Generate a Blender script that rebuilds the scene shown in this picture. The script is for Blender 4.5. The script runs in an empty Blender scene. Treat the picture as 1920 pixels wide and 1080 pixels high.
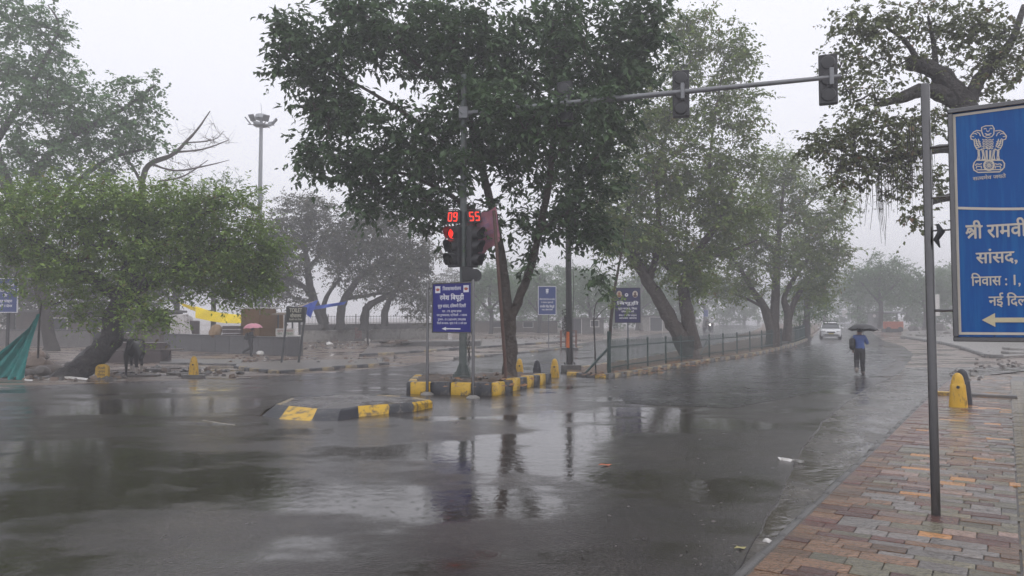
import bpy, bmesh, math, random
import numpy as np
from mathutils import Vector, Matrix, Euler

# ------------------------------------------------------------------ camera, sky, sun, exposure
SC = bpy.context.scene
COL = SC.collection
FPX, CX, CY, HORIZON, CAMH = 1400.0, 960.0, 540.0, 604.0, 1.8
HAZE_DENSITY = 0.0044
PITCH = math.atan((HORIZON - CY) / FPX)
cam_d = bpy.data.cameras.new('camera')
cam_d.sensor_width = 36.0
cam_d.lens = 36.0 * FPX / 1920.0
cam_d.clip_start = 0.05
cam_d.clip_end = 2000.0
cam = bpy.data.objects.new('camera', cam_d)
COL.objects.link(cam)
cam.location = (0, 0, CAMH)
cam.rotation_euler = (math.pi / 2 + PITCH, 0, 0)
SC.camera = cam

SUN_EL, SUN_AZ = math.radians(58), math.radians(150)
world = bpy.data.worlds.new('World')
SC.world = world
world.use_nodes = True
nt = world.node_tree
sky = nt.nodes.new('ShaderNodeTexSky')
sky.sky_type = 'NISHITA'
sky.sun_disc = False
sky.sun_elevation = SUN_EL
sky.sun_rotation = SUN_AZ
sky.dust_density = 8.0
sky.air_density = 1.0
hs = nt.nodes.new('ShaderNodeHueSaturation')
hs.inputs['Saturation'].default_value = 0.12
mx = nt.nodes.new('ShaderNodeMix')
mx.data_type = 'RGBA'
mx.inputs[0].default_value = 0.86            # thick even rain cloud over the clear sky
mx.inputs[7].default_value = (8.55, 8.6, 9.25, 1)
bg = nt.nodes['Background']
bg.inputs['Strength'].default_value = 0.135
nt.links.new(sky.outputs[0], hs.inputs['Color'])
nt.links.new(hs.outputs[0], mx.inputs[6])
nt.links.new(mx.outputs[2], bg.inputs['Color'])

sun_d = bpy.data.lights.new('sun', 'SUN')
sun_d.energy = 0.5
sun_d.angle = math.radians(40)
sun_d.color = (1.0, 0.97, 0.93)
sun = bpy.data.objects.new('sun', sun_d)
COL.objects.link(sun)
sun.rotation_euler = (math.pi / 2 - SUN_EL, 0, math.pi - SUN_AZ)
sun.location = (0, 0, 60)

SC.view_settings.view_transform = 'Standard'
SC.view_settings.look = 'None'
SC.view_settings.exposure = 0.06
SC.view_settings.gamma = 1.0
SC.cycles.max_bounces = 8
SC.cycles.diffuse_bounces = 3
SC.cycles.glossy_bounces = 3
SC.cycles.transmission_bounces = 4
SC.cycles.volume_bounces = 2
SC.cycles.caustics_reflective = False
SC.cycles.caustics_refractive = False

# ------------------------------------------------------------------ pixels, ground height
def ss(a, b, x):
    t = max(0.0, min(1.0, (x - a) / (b - a)))
    return t * t * (3 - 2 * t)

def gz(Y):
    return -0.25 * ss(19, 29, Y) + 0.6 * ss(40, 72, Y) + 0.011 * max(0.0, Y - 72)

CP, SP = math.cos(PITCH), math.sin(PITCH)
def ray(px, py):
    x, y = (px - CX) / FPX, (CY - py) / FPX
    return Vector((x, CP - y * SP, SP + y * CP))      # not normalised

def P(px, py, Y):
    d = ray(px, py)
    t = Y / d.y
    return Vector((d.x * t, Y, CAMH + d.z * t))

def G(px, py, dz=0.0):
    """point of the ground (raised by dz) seen at a pixel of the photograph"""
    d = ray(px, py)
    f = lambda t: CAMH + d.z * t - gz(d.y * t) - dz
    t0, t1 = 0.5, 0.5
    while f(t1) > 0 and t1 < 600:
        t0 = t1
        t1 += 0.5 + t1 * 0.02
    for _ in range(40):
        m = (t0 + t1) / 2
        if f(m) > 0: t0 = m
        else: t1 = m
    p = d * t1
    return Vector((p.x, p.y, gz(p.y) + dz))

def scale_at(Y):          # pixels per metre
    return FPX / Y

# ------------------------------------------------------------------ materials
MATS = {}
def mat(name, col, rough=0.5, var=0.18, scale=6.0, bump=0.0, bscale=60.0, metal=0.0, rv=0.0,
        wear=None, wear_amt=0.5, wear_scale=9.0, coat=0.0, emit=None, emit_s=0.0, alpha=None, film=None, streak=None, spec=0.5, coord='Object'):
    if name in MATS: return MATS[name]
    m = bpy.data.materials.new(name)
    m.use_nodes = True
    t = m.node_tree; N = t.nodes; L = t.links
    b = N['Principled BSDF']
    b.inputs['Roughness'].default_value = rough
    b.inputs['Metallic'].default_value = metal
    b.inputs['Specular IOR Level'].default_value = spec
    b.inputs['Coat Weight'].default_value = coat
    b.inputs['Coat Roughness'].default_value = 0.08
    tc = N.new('ShaderNodeTexCoord')
    nz = N.new('ShaderNodeTexNoise'); nz.inputs['Scale'].default_value = scale
    nz.inputs['Detail'].default_value = 6; nz.inputs['Roughness'].default_value = 0.65
    L.new(tc.outputs[coord], nz.inputs['Vector'])
    cr = N.new('ShaderNodeMix'); cr.data_type = 'RGBA'
    cr.inputs[6].default_value = (*[max(0, c * (1 - var * 1.6)) for c in col], 1)
    cr.inputs[7].default_value = (*[min(1, c * (1 + var * 1.6)) for c in col], 1)
    L.new(nz.outputs['Fac'], cr.inputs[0])
    out = cr.outputs[2]
    if rv > 0:
        oi = N.new('ShaderNodeObjectInfo')
        mr = N.new('ShaderNodeMapRange')
        mr.inputs[3].default_value = 1 - rv; mr.inputs[4].default_value = 1 + rv
        L.new(oi.outputs['Random'], mr.inputs[0])
        h = N.new('ShaderNodeHueSaturation')
        L.new(mr.outputs[0], h.inputs['Value']); L.new(out, h.inputs['Color'])
        out = h.outputs[0]
    if wear is not None:
        n2 = N.new('ShaderNodeTexNoise'); n2.inputs['Scale'].default_value = wear_scale
        n2.inputs['Detail'].default_value = 8; n2.inputs['Roughness'].default_value = 0.7
        if streak:             # runs drawn out downwards
            ms_ = N.new('ShaderNodeMapping'); ms_.inputs['Scale'].default_value = (1, 1, streak)
            L.new(tc.outputs[coord], ms_.inputs['Vector']); L.new(ms_.outputs[0], n2.inputs['Vector'])
        else:
            L.new(tc.outputs[coord], n2.inputs['Vector'])
        r2 = N.new('ShaderNodeMapRange')
        r2.inputs[1].default_value = 0.62 - wear_amt * 0.25; r2.inputs[2].default_value = 0.72 - wear_amt * 0.2
        L.new(n2.outputs['Fac'], r2.inputs[0])
        c2 = N.new('ShaderNodeMix'); c2.data_type = 'RGBA'
        c2.inputs[7].default_value = (*wear, 1)
        L.new(r2.outputs[0], c2.inputs[0]); L.new(out, c2.inputs[6])
        out = c2.outputs[2]
    L.new(out, b.inputs['Base Color'])
    if bump > 0:
        n3 = N.new('ShaderNodeTexNoise'); n3.inputs['Scale'].default_value = bscale
        n3.inputs['Detail'].default_value = 5
        L.new(tc.outputs[coord], n3.inputs['Vector'])
        bp = N.new('ShaderNodeBump'); bp.inputs['Strength'].default_value = bump
        bp.inputs['Distance'].default_value = 0.9 / bscale
        L.new(n3.outputs['Fac'], bp.inputs['Height']); L.new(bp.outputs[0], b.inputs['Normal'])
    if film is not None:       # water film in patches across neighbouring pieces
        ge = N.new('ShaderNodeNewGeometry'); n4 = N.new('ShaderNodeTexNoise'); n4.inputs['Scale'].default_value = film[0]; n4.inputs['Detail'].default_value = 5
        L.new(ge.outputs['Position'], n4.inputs['Vector'])
        r4 = N.new('ShaderNodeMapRange'); r4.inputs[1].default_value = 0.4; r4.inputs[2].default_value = 0.62; r4.inputs[3].default_value = film[1]; r4.inputs[4].default_value = film[2]
        L.new(n4.outputs['Fac'], r4.inputs[0]); L.new(r4.outputs[0], b.inputs['Roughness'])
    if emit is not None:
        b.inputs['Emission Color'].default_value = (*emit, 1)
        b.inputs['Emission Strength'].default_value = emit_s
    MATS[name] = m
    return m

def leaf_mat(name, c1, c2, rough=0.42, trans=0.25, dead=None):
    if name in MATS: return MATS[name]
    m = bpy.data.materials.new(name); m.use_nodes = True
    t = m.node_tree; N = t.nodes; L = t.links
    b = N['Principled BSDF']; b.inputs['Roughness'].default_value = rough
    b.inputs['Specular IOR Level'].default_value = 0.28
    geo = N.new('ShaderNodeNewGeometry')
    tc = N.new('ShaderNodeTexCoord')
    nz = N.new('ShaderNodeTexNoise'); nz.inputs['Scale'].default_value = 0.8; nz.inputs['Detail'].default_value = 3
    L.new(tc.outputs['Object'], nz.inputs['Vector'])
    ad = N.new('ShaderNodeMath'); ad.operation = 'MULTIPLY_ADD'; ad.inputs[1].default_value = 0.6; 
    L.new(geo.outputs['Random Per Island'], ad.inputs[0])
    s2 = N.new('ShaderNodeMath'); s2.operation = 'MULTIPLY'; s2.inputs[1].default_value = 0.5
    L.new(nz.outputs['Fac'], s2.inputs[0]); L.new(s2.outputs[0], ad.inputs[2])
    rp = N.new('ShaderNodeValToRGB')
    e = rp.color_ramp.elements
    e[0].position = 0.15; e[0].color = (*c1, 1)
    e[1].position = 0.8; e[1].color = (*c2, 1)
    if dead:
        k = rp.color_ramp.elements.new(0.86); k.color = (*dead, 1)
    L.new(ad.outputs[0], rp.inputs[0])
    L.new(rp.outputs[0], b.inputs['Base Color'])
    tr = N.new('ShaderNodeBsdfTranslucent')
    L.new(rp.outputs[0], tr.inputs['Color'])
    ms = N.new('ShaderNodeMixShader'); ms.inputs[0].default_value = trans
    L.new(b.outputs[0], ms.inputs[1]); L.new(tr.outputs[0], ms.inputs[2])
    L.new(ms.outputs[0], N['Material Output'].inputs['Surface'])
    MATS[name] = m
    return m

def wet_mat(name, cols, rough_dry=0.42, rough_wet=0.06, scale=0.35, thr=(0.47, 0.60), bump=0.35, bscale=140.0, stretch=(1, 1, 1),
            puddle_col=None, ripple=0.12, grit=0.35, cscale=1.3, wob=0.25, spec=0.5, pools=(), pool_amt=0.15, gdist=0.010):
    """wet ground: mottled base colours, grit relief, and smooth standing water where a noise runs high"""
    m = bpy.data.materials.new(name); m.use_nodes = True
    t = m.node_tree; N = t.nodes; L = t.links
    b = N['Principled BSDF']
    b.inputs['Specular IOR Level'].default_value = spec
    tc = N.new('ShaderNodeTexCoord')
    mp = N.new('ShaderNodeMapping'); mp.inputs['Scale'].default_value = stretch
    L.new(tc.outputs['Object'], mp.inputs['Vector'])
    def noise(sc, det=5, ro=0.55, src=None):
        n = N.new('ShaderNodeTexNoise'); n.inputs['Scale'].default_value = sc
        n.inputs['Detail'].default_value = det; n.inputs['Roughness'].default_value = ro
        L.new(src or tc.outputs['Object'], n.inputs['Vector']); return n
    n1 = noise(cscale, 8, 0.65)
    rp = N.new('ShaderNodeValToRGB'); e = rp.color_ramp.elements
    e[0].position = 0.3; e[0].color = (*cols[0], 1); e[1].position = 0.72; e[1].color = (*cols[-1], 1)
    for i, c in enumerate(cols[1:-1]):
        k = e.new(0.3 + 0.42 * (i + 1) / (len(cols) - 1)); k.color = (*c, 1)
    L.new(n1.outputs['Fac'], rp.inputs[0])
    ng = noise(bscale * 0.8, 2)
    gr = N.new('ShaderNodeMapRange'); gr.inputs[1].default_value = 0.3; gr.inputs[2].default_value = 0.75
    gr.inputs[3].default_value = 1 - grit; gr.inputs[4].default_value = 1 + grit
    L.new(ng.outputs['Fac'], gr.inputs[0])
    hv = N.new('ShaderNodeHueSaturation'); L.new(gr.outputs[0], hv.inputs['Value']); L.new(rp.outputs[0], hv.inputs['Color'])
    n2 = noise(scale, 7, 0.58, mp.outputs[0])
    mk = N.new('ShaderNodeMapRange'); mk.inputs[1].default_value = thr[0]; mk.inputs[2].default_value = thr[1]
    mk.interpolation_type = 'SMOOTHSTEP'
    wet = n2.outputs['Fac']
    for (cx_, cy_, rx_, ry_) in pools:          # hollows where water stands
        a_ = N.new('ShaderNodeVectorMath'); a_.operation = 'SUBTRACT'; a_.inputs[1].default_value = (cx_, cy_, 0)
        L.new(tc.outputs['Object'], a_.inputs[0])
        c_ = N.new('ShaderNodeVectorMath'); c_.operation = 'MULTIPLY'; c_.inputs[1].default_value = (1 / rx_, 1 / ry_, 0)
        L.new(a_.outputs[0], c_.inputs[0])
        l_ = N.new('ShaderNodeVectorMath'); l_.operation = 'LENGTH'; L.new(c_.outputs[0], l_.inputs[0])
        g_ = N.new('ShaderNodeMapRange'); g_.interpolation_type = 'SMOOTHSTEP'
        g_.inputs[1].default_value = 0.2; g_.inputs[2].default_value = 1.4; g_.inputs[3].default_value = pool_amt; g_.inputs[4].default_value = 0
        L.new(l_.outputs['Value'], g_.inputs[0])
        s_ = N.new('ShaderNodeMath'); s_.operation = 'ADD'; L.new(wet, s_.inputs[0]); L.new(g_.outputs[0], s_.inputs[1]); wet = s_.outputs[0]
    L.new(wet, mk.inputs[0])
    col = hv.outputs[0]
    if puddle_col:
        pm = N.new('ShaderNodeMix'); pm.data_type = 'RGBA'; pm.inputs[7].default_value = (*puddle_col, 1)
        ml = N.new('ShaderNodeMath'); ml.operation = 'MULTIPLY'; ml.inputs[1].default_value = 0.7
        L.new(mk.outputs[0], ml.inputs[0]); L.new(ml.outputs[0], pm.inputs[0]); L.new(col, pm.inputs[6]); col = pm.outputs[2]
    L.new(col, b.inputs['Base Color'])
    rr = N.new('ShaderNodeMapRange'); rr.inputs[3].default_value = rough_dry; rr.inputs[4].default_value = rough_wet
    L.new(mk.outputs[0], rr.inputs[0])
    nr = noise(2.3, 5); ra = N.new('ShaderNodeMath'); ra.operation = 'MULTIPLY_ADD'; ra.inputs[1].default_value = 0.22; 
    sb = N.new('ShaderNodeMath'); sb.operation = 'SUBTRACT'; sb.inputs[1].default_value = 0.11
    L.new(rr.outputs[0], sb.inputs[0]); L.new(nr.outputs['Fac'], ra.inputs[0]); L.new(sb.outputs[0], ra.inputs[2])
    cl = N.new('ShaderNodeClamp'); cl.inputs[1].default_value = 0.03
    L.new(ra.outputs[0], cl.inputs[0]); L.new(cl.outputs[0], b.inputs['Roughness'])
    # relief: grit outside the puddles, drop rings inside
    nb = noise(bscale, 3)
    inv = N.new('ShaderNodeMapRange'); inv.inputs[3].default_value = bump; inv.inputs[4].default_value = bump * 0.02
    L.new(mk.outputs[0], inv.inputs[0])
    b1 = N.new('ShaderNodeBump'); b1.inputs['Distance'].default_value = gdist
    L.new(inv.outputs[0], b1.inputs['Strength']); L.new(nb.outputs['Fac'], b1.inputs['Height'])
    nw = noise(7.0, 3)
    b3 = N.new('ShaderNodeBump'); b3.inputs['Distance'].default_value = 0.012; b3.inputs['Strength'].default_value = wob
    L.new(nw.outputs['Fac'], b3.inputs['Height']); L.new(b1.outputs[0], b3.inputs['Normal'])
    last = b3.outputs[0]
    if ripple > 0:
        vo = N.new('ShaderNodeTexVoronoi'); vo.inputs['Scale'].default_value = 9.5; vo.inputs['Randomness'].default_value = 1.0
        L.new(tc.outputs['Object'], vo.inputs['Vector'])
        sn = N.new('ShaderNodeMath'); sn.operation = 'MULTIPLY'; sn.inputs[1].default_value = 48.0
        L.new(vo.outputs['Distance'], sn.inputs[0])
        si = N.new('ShaderNodeMath'); si.operation = 'SINE'; L.new(sn.outputs[0], si.inputs[0])
        fa = N.new('ShaderNodeMapRange'); fa.inputs[1].default_value = 0.05; fa.inputs[2].default_value = 0.42
        fa.inputs[3].default_value = 1; fa.inputs[4].default_value = 0
        L.new(vo.outputs['Distance'], fa.inputs[0])
        mu = N.new('ShaderNodeMath'); mu.operation = 'MULTIPLY'; L.new(si.outputs[0], mu.inputs[0]); L.new(fa.outputs[0], mu.inputs[1])
        ms = N.new('ShaderNodeMath'); ms.operation = 'MULTIPLY'; ms.inputs[1].default_value = ripple; L.new(mk.outputs[0], ms.inputs[0])
        b2 = N.new('ShaderNodeBump'); b2.inputs['Distance'].default_value = 0.004
        L.new(ms.outputs[0], b2.inputs['Strength']); L.new(mu.outputs[0], b2.inputs['Height']); L.new(last, b2.inputs['Normal'])
        last = b2.outputs[0]
    L.new(last, b.inputs['Normal'])
    MATS[name] = m
    return m

# ------------------------------------------------------------------ mesh builder
class MB:
    def __init__(self): self.v, self.f, self.m = [], [], []
    def add(self, vs, fs, mi=0):
        o = len(self.v)
        self.v += [tuple(p) for p in vs]
        self.f += [tuple(i + o for i in f) for f in fs]
        self.m += [mi] * len(fs)
        return self
    def box(self, c, s, rot=None, mi=0, bev=0.0, taper=1.0):
        x, y, z = [k / 2 for k in s]
        if bev <= 0:
            vs = [Vector(p) for p in [(-x,-y,-z),(x,-y,-z),(x,y,-z),(-x,y,-z),(-x*taper,-y*taper,z),(x*taper,-y*taper,z),(x*taper,y*taper,z),(-x*taper,y*taper,z)]]
            fs = [(0,3,2,1),(4,5,6,7),(0,1,5,4),(1,2,6,5),(2,3,7,6),(3,0,4,7)]
        else:
            b = min(bev, x * .9, y * .9, z * .9)
            rings = []
            for zz, ins in ((-z, b), (-z + b, 0), (z - b, 0), (z, b)):
                k = 1 + (taper - 1) * (zz + z) / (2 * z)
                a, c2 = x * k - ins, y * k - ins
                q = b if ins == 0 else b * 0.6
                rings.append([(-a+q,-c2,zz),(a-q,-c2,zz),(a,-c2+q,zz),(a,c2-q,zz),(a-q,c2,zz),(-a+q,c2,zz),(-a,c2-q,zz),(-a,-c2+q,zz)])
            vs = [Vector(p) for r in rings for p in r]
            fs = [tuple(range(7, -1, -1)), tuple(range(24, 32))]
            for k in range(3):
                for i in range(8):
                    j = (i + 1) % 8
                    fs.append((k*8+i, k*8+j, k*8+8+j, k*8+8+i))
        R = rot.to_matrix() if isinstance(rot, Euler) else rot
        c = Vector(c)
        return self.add([(R @ p if R else p) + c for p in vs], fs, mi)
    def tube(self, pts, rad, n=8, mi=0, cap=True, jit=0.0, rng=random):
        pts = [Vector(p) for p in pts]
        if not hasattr(rad, '__len__'): rad = [rad] * len(pts)
        vs, fs = [], []
        up = None
        for i, p in enumerate(pts):
            d = (pts[min(i+1, len(pts)-1)] - pts[max(i-1, 0)])
            if d.length < 1e-9: d = Vector((0, 0, 1))
            d.normalize()
            if up is None:
                up = Vector((0, 0, 1)) if abs(d.z) < 0.9 else Vector((1, 0, 0))
            a = d.cross(up)
            if a.length < 1e-6: a = d.orthogonal()
            a.normalize(); b = d.cross(a); up = b * -1 if False else up
            for k in range(n):
                t = 2 * math.pi * k / n
                r = rad[i] * (1 + (rng.uniform(-jit, jit) if jit else 0))
                vs.append(p + (a * math.cos(t) + b * math.sin(t)) * r)
        for i in range(len(pts) - 1):
            for k in range(n):
                j = (k + 1) % n
                fs.append((i*n+k, i*n+j, i*n+n+j, i*n+n+k))
        if cap:
            fs.append(tuple(range(n - 1, -1, -1)))
            o = (len(pts) - 1) * n
            fs.append(tuple(range(o, o + n)))
        return self.add(vs, fs, mi)
    def lathe(self, prof, n=16, c=(0, 0, 0), mi=0, sx=1, sy=1, M=None):
        vs, fs = [], []
        for r, z in prof:
            for k in range(n):
                t = 2 * math.pi * k / n
                p = Vector((r * math.cos(t) * sx, r * math.sin(t) * sy, z))
                vs.append((M @ p if M else p) + Vector(c))
        for i in range(len(prof) - 1):
            for k in range(n):
                j = (k + 1) % n
                fs.append((i*n+k, i*n+j, i*n+n+j, i*n+n+k))
        fs.append(tuple(range(n - 1, -1, -1)))
        o = (len(prof) - 1) * n
        fs.append(tuple(range(o, o + n)))
        return self.add(vs, fs, mi)
    def prism(self, poly, z0, z1, M=None, mi=0):
        """poly: 2-D outline; extruded along z (M maps to place)"""
        n = len(poly)
        vs = [Vector((x, y, z0)) for x, y in poly] + [Vector((x, y, z1)) for x, y in poly]
        fs = [tuple(range(n - 1, -1, -1)), tuple(range(n, 2 * n))] + [(i, (i+1) % n, n + (i+1) % n, n + i) for i in range(n)]
        return self.add([(M @ p if M else p) for p in vs], fs, mi)
    def sphere(self, c, r, n=10, mi=0, M=None):
        if not hasattr(r, '__len__'): r = (r, r, r)
        prof = []
        k = max(4, n // 2)
        vs, fs = [], []
        for i in range(k + 1):
            ph = -math.pi / 2 + math.pi * i / k
            rr, z = max(1e-4, math.cos(ph)), math.sin(ph)
            for j in range(n):
                t = 2 * math.pi * j / n
                p = Vector((rr * math.cos(t) * r[0], rr * math.sin(t) * r[1], z * r[2]))
                vs.append((M @ p if M else p) + Vector(c))
        for i in range(k):
            for j in range(n):
                j2 = (j + 1) % n
                fs.append((i*n+j, i*n+j2, i*n+n+j2, i*n+n+j))
        return self.add(vs, fs, mi)
    def mesh(self, name):
        me = bpy.data.meshes.new(name)
        me.from_pydata(self.v, [], self.f)
        if any(self.m): me.polygons.foreach_set('material_index', self.m)
        me.update()
        return me
    def build(self, name, mats, parent=None, smooth=None, loc=None, rz=0.0):
        return link(name, self.mesh(name), mats, parent, smooth, loc, rz)

def link(name, me, mats, parent=None, smooth=None, loc=None, rz=0.0):
    if not isinstance(mats, (list, tuple)): mats = [mats]
    if not me.materials:
        for k in mats: me.materials.append(k)
    if smooth:
        me.polygons.foreach_set('use_smooth', [True] * len(me.polygons))
        try: me.set_sharp_from_angle(angle=math.radians(smooth if smooth > 1 else 40))
        except Exception: pass
    o = bpy.data.objects.new(name, me)
    COL.objects.link(o)
    if parent: o.parent = parent
    if loc is not None: o.location = loc
    if rz: o.rotation_euler.z = rz
    return o

def tag(o, label=None, cat=None, group=None, kind=None):
    if label: o['label'] = label
    if cat: o['category'] = cat
    if group: o['group'] = group
    if kind: o['kind'] = kind
    return o

def thing(name, label, cat, loc=(0, 0, 0), rz=0.0, group=None):
    o = bpy.data.objects.new(name, None)
    o.empty_display_size = 0.2
    COL.objects.link(o)
    o.location = loc
    o.rotation_euler = (0, 0, rz)
    return tag(o, label, cat, group)

KIDS = {}
def copy_tree(o, parent=None):
    c = o.copy(); COL.objects.link(c); c.parent = parent
    for ch in [k for k in bpy.data.objects if k.parent == o]:
        copy_tree(ch, c)
    return c

def frame_to(d):
    """matrix whose z axis is d"""
    return Vector(d).normalized().to_track_quat('Z', 'Y').to_matrix()
rnd = random.Random(7)
# ------------------------------------------------------------------ materials used widely
M_ground = wet_mat('wet_mud', [(0.092, 0.060, 0.042), (0.15, 0.105, 0.078), (0.205, 0.158, 0.128)], rough_dry=0.42, rough_wet=0.07, scale=0.55,
                   thr=(0.46, 0.60), bump=1.0, bscale=22, puddle_col=(0.09, 0.075, 0.062), ripple=0.1, cscale=0.9, wob=0.5, stretch=(0.6, 1.3, 1))
POOLS = []
for px, py, rx, ry in [(270, 905, 1.9, 1.6), (90, 850, 1.6, 1.2), (60, 960, 1.2, .9), (720, 945, 1.7, 1.2), (1010, 900, 1.5, 1.3), (960, 845, 1.6, 1.3), (1220, 775, 1.6, 1.6), (1090, 800, 1.6, 1.8), (1330, 940, .55, .6), (1270, 1045, .4, .35), (400, 760, 3.0, 2.0), (150, 770, 3, 2), (560, 850, 1.4, 1.0), (1330, 800, 1.0, 1.2), (1450, 720, 2.0, 3.0)]:
    q = G(px, py); POOLS.append((q.x, q.y, rx, ry))
M_road = wet_mat('wet_asphalt', [(0.020, 0.0165, 0.0155), (0.034, 0.0275, 0.0255), (0.060, 0.050, 0.045)], rough_dry=0.23, rough_wet=0.085, scale=0.42,
                 thr=(0.47, 0.63), bump=0.85, bscale=40, puddle_col=(0.03, 0.026, 0.021), ripple=0.07, grit=0.8, cscale=0.55, wob=0.2, stretch=(1.0, 1.6, 1), spec=0.5,
                 pools=POOLS, pool_amt=0.13, gdist=0.006)
M_concrete = mat('wet_concrete', (0.20, 0.19, 0.18), 0.42, 0.3, 4, 0.4, 50)
M_conc_dark = mat('damp_dark_concrete', (0.10, 0.095, 0.092), 0.4, 0.35, 3, 0.4, 40)
M_soil = mat('wet_soil', (0.055, 0.038, 0.027), 0.6, 0.5, 5, 0.9, 25, wear=(0.10, 0.06, 0.03), wear_amt=0.6, wear_scale=14)
M_yel = mat('kerb_yellow', (0.56, 0.34, 0.018), 0.36, 0.15, 5, 0.3, 40, wear=(0.13, 0.09, 0.045), wear_amt=0.48, wear_scale=6)
M_blk = mat('kerb_black', (0.022, 0.023, 0.03), 0.36, 0.3, 5, 0.3, 40, wear=(0.10, 0.09, 0.08), wear_amt=0.35, wear_scale=6)
M_yel_old = mat('kerb_yellow_faded', (0.33, 0.25, 0.13), 0.45, 0.25, 5, 0.3, 40, wear=(0.14, 0.12, 0.10), wear_amt=0.7, wear_scale=5, rv=0.15)
M_grey_old = mat('kerb_grey_faded', (0.115, 0.11, 0.105), 0.42, 0.3, 5, 0.3, 40, wear=(0.05, 0.05, 0.05), wear_amt=0.6, wear_scale=5, rv=0.15)
M_steel = mat('stainless_steel', (0.13, 0.128, 0.13), 0.22, 0.08, 20, 0.05, 200, metal=1.0)
M_dark = mat('dark_paint', (0.02, 0.021, 0.024), 0.4, 0.2, 12, 0.1, 80)
M_bark = mat('bark_wet', (0.052, 0.038, 0.030), 0.6, 0.5, 5, 1.0, 11, wear=(0.12, 0.10, 0.085), wear_amt=0.3, wear_scale=6)
M_bark_dark = mat('bark_dark', (0.024, 0.020, 0.019), 0.55, 0.5, 5, 1.0, 9, wear=(0.06, 0.052, 0.045), wear_amt=0.35, wear_scale=5)
M_bark_grey = mat('bark_grey', (0.055, 0.048, 0.044), 0.7, 0.4, 4, 0.8, 18)
M_white = mat('white_plastic', (0.62, 0.60, 0.58), 0.45, 0.15, 8)

# ------------------------------------------------------------------ ground sheet
def stations(a, b, k=0.02, m=0.5):
    r = [a]
    while r[-1] < b: r.append(min(b, r[-1] + max(m, abs(r[-1]) * k)))
    return r
g = MB()
ys = stations(-40, 420, 0.03, 1.0)
xs = [-300, -120, -60, -30, -12, 0, 12, 30, 60, 120, 300]
g.add([(x, y, gz(y)) for y in ys for x in xs],
      [(j*len(xs)+i, j*len(xs)+i+1, (j+1)*len(xs)+i+1, (j+1)*len(xs)+i) for j in range(len(ys)-1) for i in range(len(xs)-1)])
tag(g.build('ground', M_ground, smooth=60), kind='structure')

# ------------------------------------------------------------------ asphalt
def edge_fn(pix, head=None):
    w = [G(*p) for p in pix]
    pts = sorted([(p.y, p.x) for p in w])
    if head: pts = head + pts
    Y = [p[0] for p in pts]; X = [p[1] for p in pts]
    return lambda y: float(np.interp(y, Y, X))
left_edge = edge_fn([(-120, 738), (150, 721), (390, 713), (600, 701), (760, 687), (900, 669), (1050, 650), (1190, 632), (1290, 619), (1350, 610), (1385, 602), (1398, 597)], head=[(-40, -60), (19.5, -32)])
right_edge = edge_fn([(1378, 1080), (1425, 1000), (1470, 915), (1500, 850), (1545, 790), (1592, 752), (1632, 727), (1690, 694), (1706, 676), (1712, 664), (1694, 650), (1655, 639), (1640, 628), (1622, 615), (1606, 604), (1598, 598)], head=[(-40, -2.5), (0, 1.0)])
med_left = edge_fn([(1190, 672), (1300, 648), (1400, 626), (1425, 615), (1428, 604), (1424, 597)])
med_right = edge_fn([(1300, 684), (1407, 668), (1490, 648), (1522, 633), (1535, 622), (1548, 610), (1560, 601), (1566, 597)])

def road_sheet(name, fl, fr, y0, y1, dz, nx, jag=0.0):
    b = MB(); r = random.Random(3); Y = stations(y0, y1, 0.02, 0.35)
    rows = []
    for y in Y:
        a, c = fl(y), fr(y) + (r.uniform(-jag, jag) if jag else 0)
        if c < a + 0.2: c = a + 0.2
        row = [(a, y, gz(y) - 0.02)] + [(a + (c - a) * i / nx, y, gz(y) + dz) for i in range(nx + 1)] + [(c + 0.015, y, gz(y) - 0.02)]
        rows.append(row)
    n = nx + 3
    b.add([p for q in rows for p in q], [(j*n+i, j*n+i+1, (j+1)*n+i+1, (j+1)*n+i) for j in range(len(Y)-1) for i in range(n-1)])
    return tag(b.build(name, M_road, smooth=40), kind='structure')
road_sheet('road', left_edge, right_edge, -38, 66, 0.028, 8, 0.02)
road_sheet('road', left_edge, med_left, 66, 400, 0.028, 4)
road_sheet('road', med_right, right_edge, 66, 400, 0.028, 4)

# ------------------------------------------------------------------ kerbs
STONES = {}
def stone_mesh(L, w, h, mi):
    k = (round(L, 2), w, h, mi.name)
    if k not in STONES:
        b = MB().box((0, 0, h / 2 - 0.1), (L - 0.012, w, h + 0.2), bev=0.025)
        me = b.mesh('kerb_stone'); me.materials.append(mi)
        me.polygons.foreach_set('use_smooth', [True] * len(me.polygons)); me.set_sharp_from_angle(angle=math.radians(50))
        STONES[k] = me
    return STONES[k]

def kerb(path, L, w, h, mats, parent, seed=1, skip=(), start=0, lift=0.0):
    r = random.Random(seed)
    pts = [Vector((p[0], p[1], 0)) for p in path]
    seg = [(pts[i], pts[i+1]) for i in range(len(pts)-1)]
    total = sum((b - a).length for a, b in seg)
    n = max(1, round(total / L)); L = total / n
    def at(s):
        for a, b in seg:
            l = (b - a).length
            if s <= l + 1e-6: return a + (b - a) * (s / l)
            s -= l
        return pts[-1]
    for i in range(n):
        if i in skip: continue
        a, b = at(i * L), at((i + 1) * L)
        c = (a + b) / 2; d = b - a
        o = bpy.data.objects.new('kerb_stone', stone_mesh(round(d.length, 1) + 0.0, w, h, mats[(i + start) % len(mats)]))
        o.scale.x = d.length / max(0.1, round(d.length, 1))
        o.location = (c.x, c.y, gz(c.y) + r.uniform(-0.012, 0.012) + lift)
        o.rotation_euler = (r.uniform(-.03, .03), math.atan2(gz(a.y) - gz(b.y), d.length) + r.uniform(-.012, .012), math.atan2(d.y, d.x) + r.uniform(-.015, .015))
        COL.objects.link(o); o.parent = parent

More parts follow.
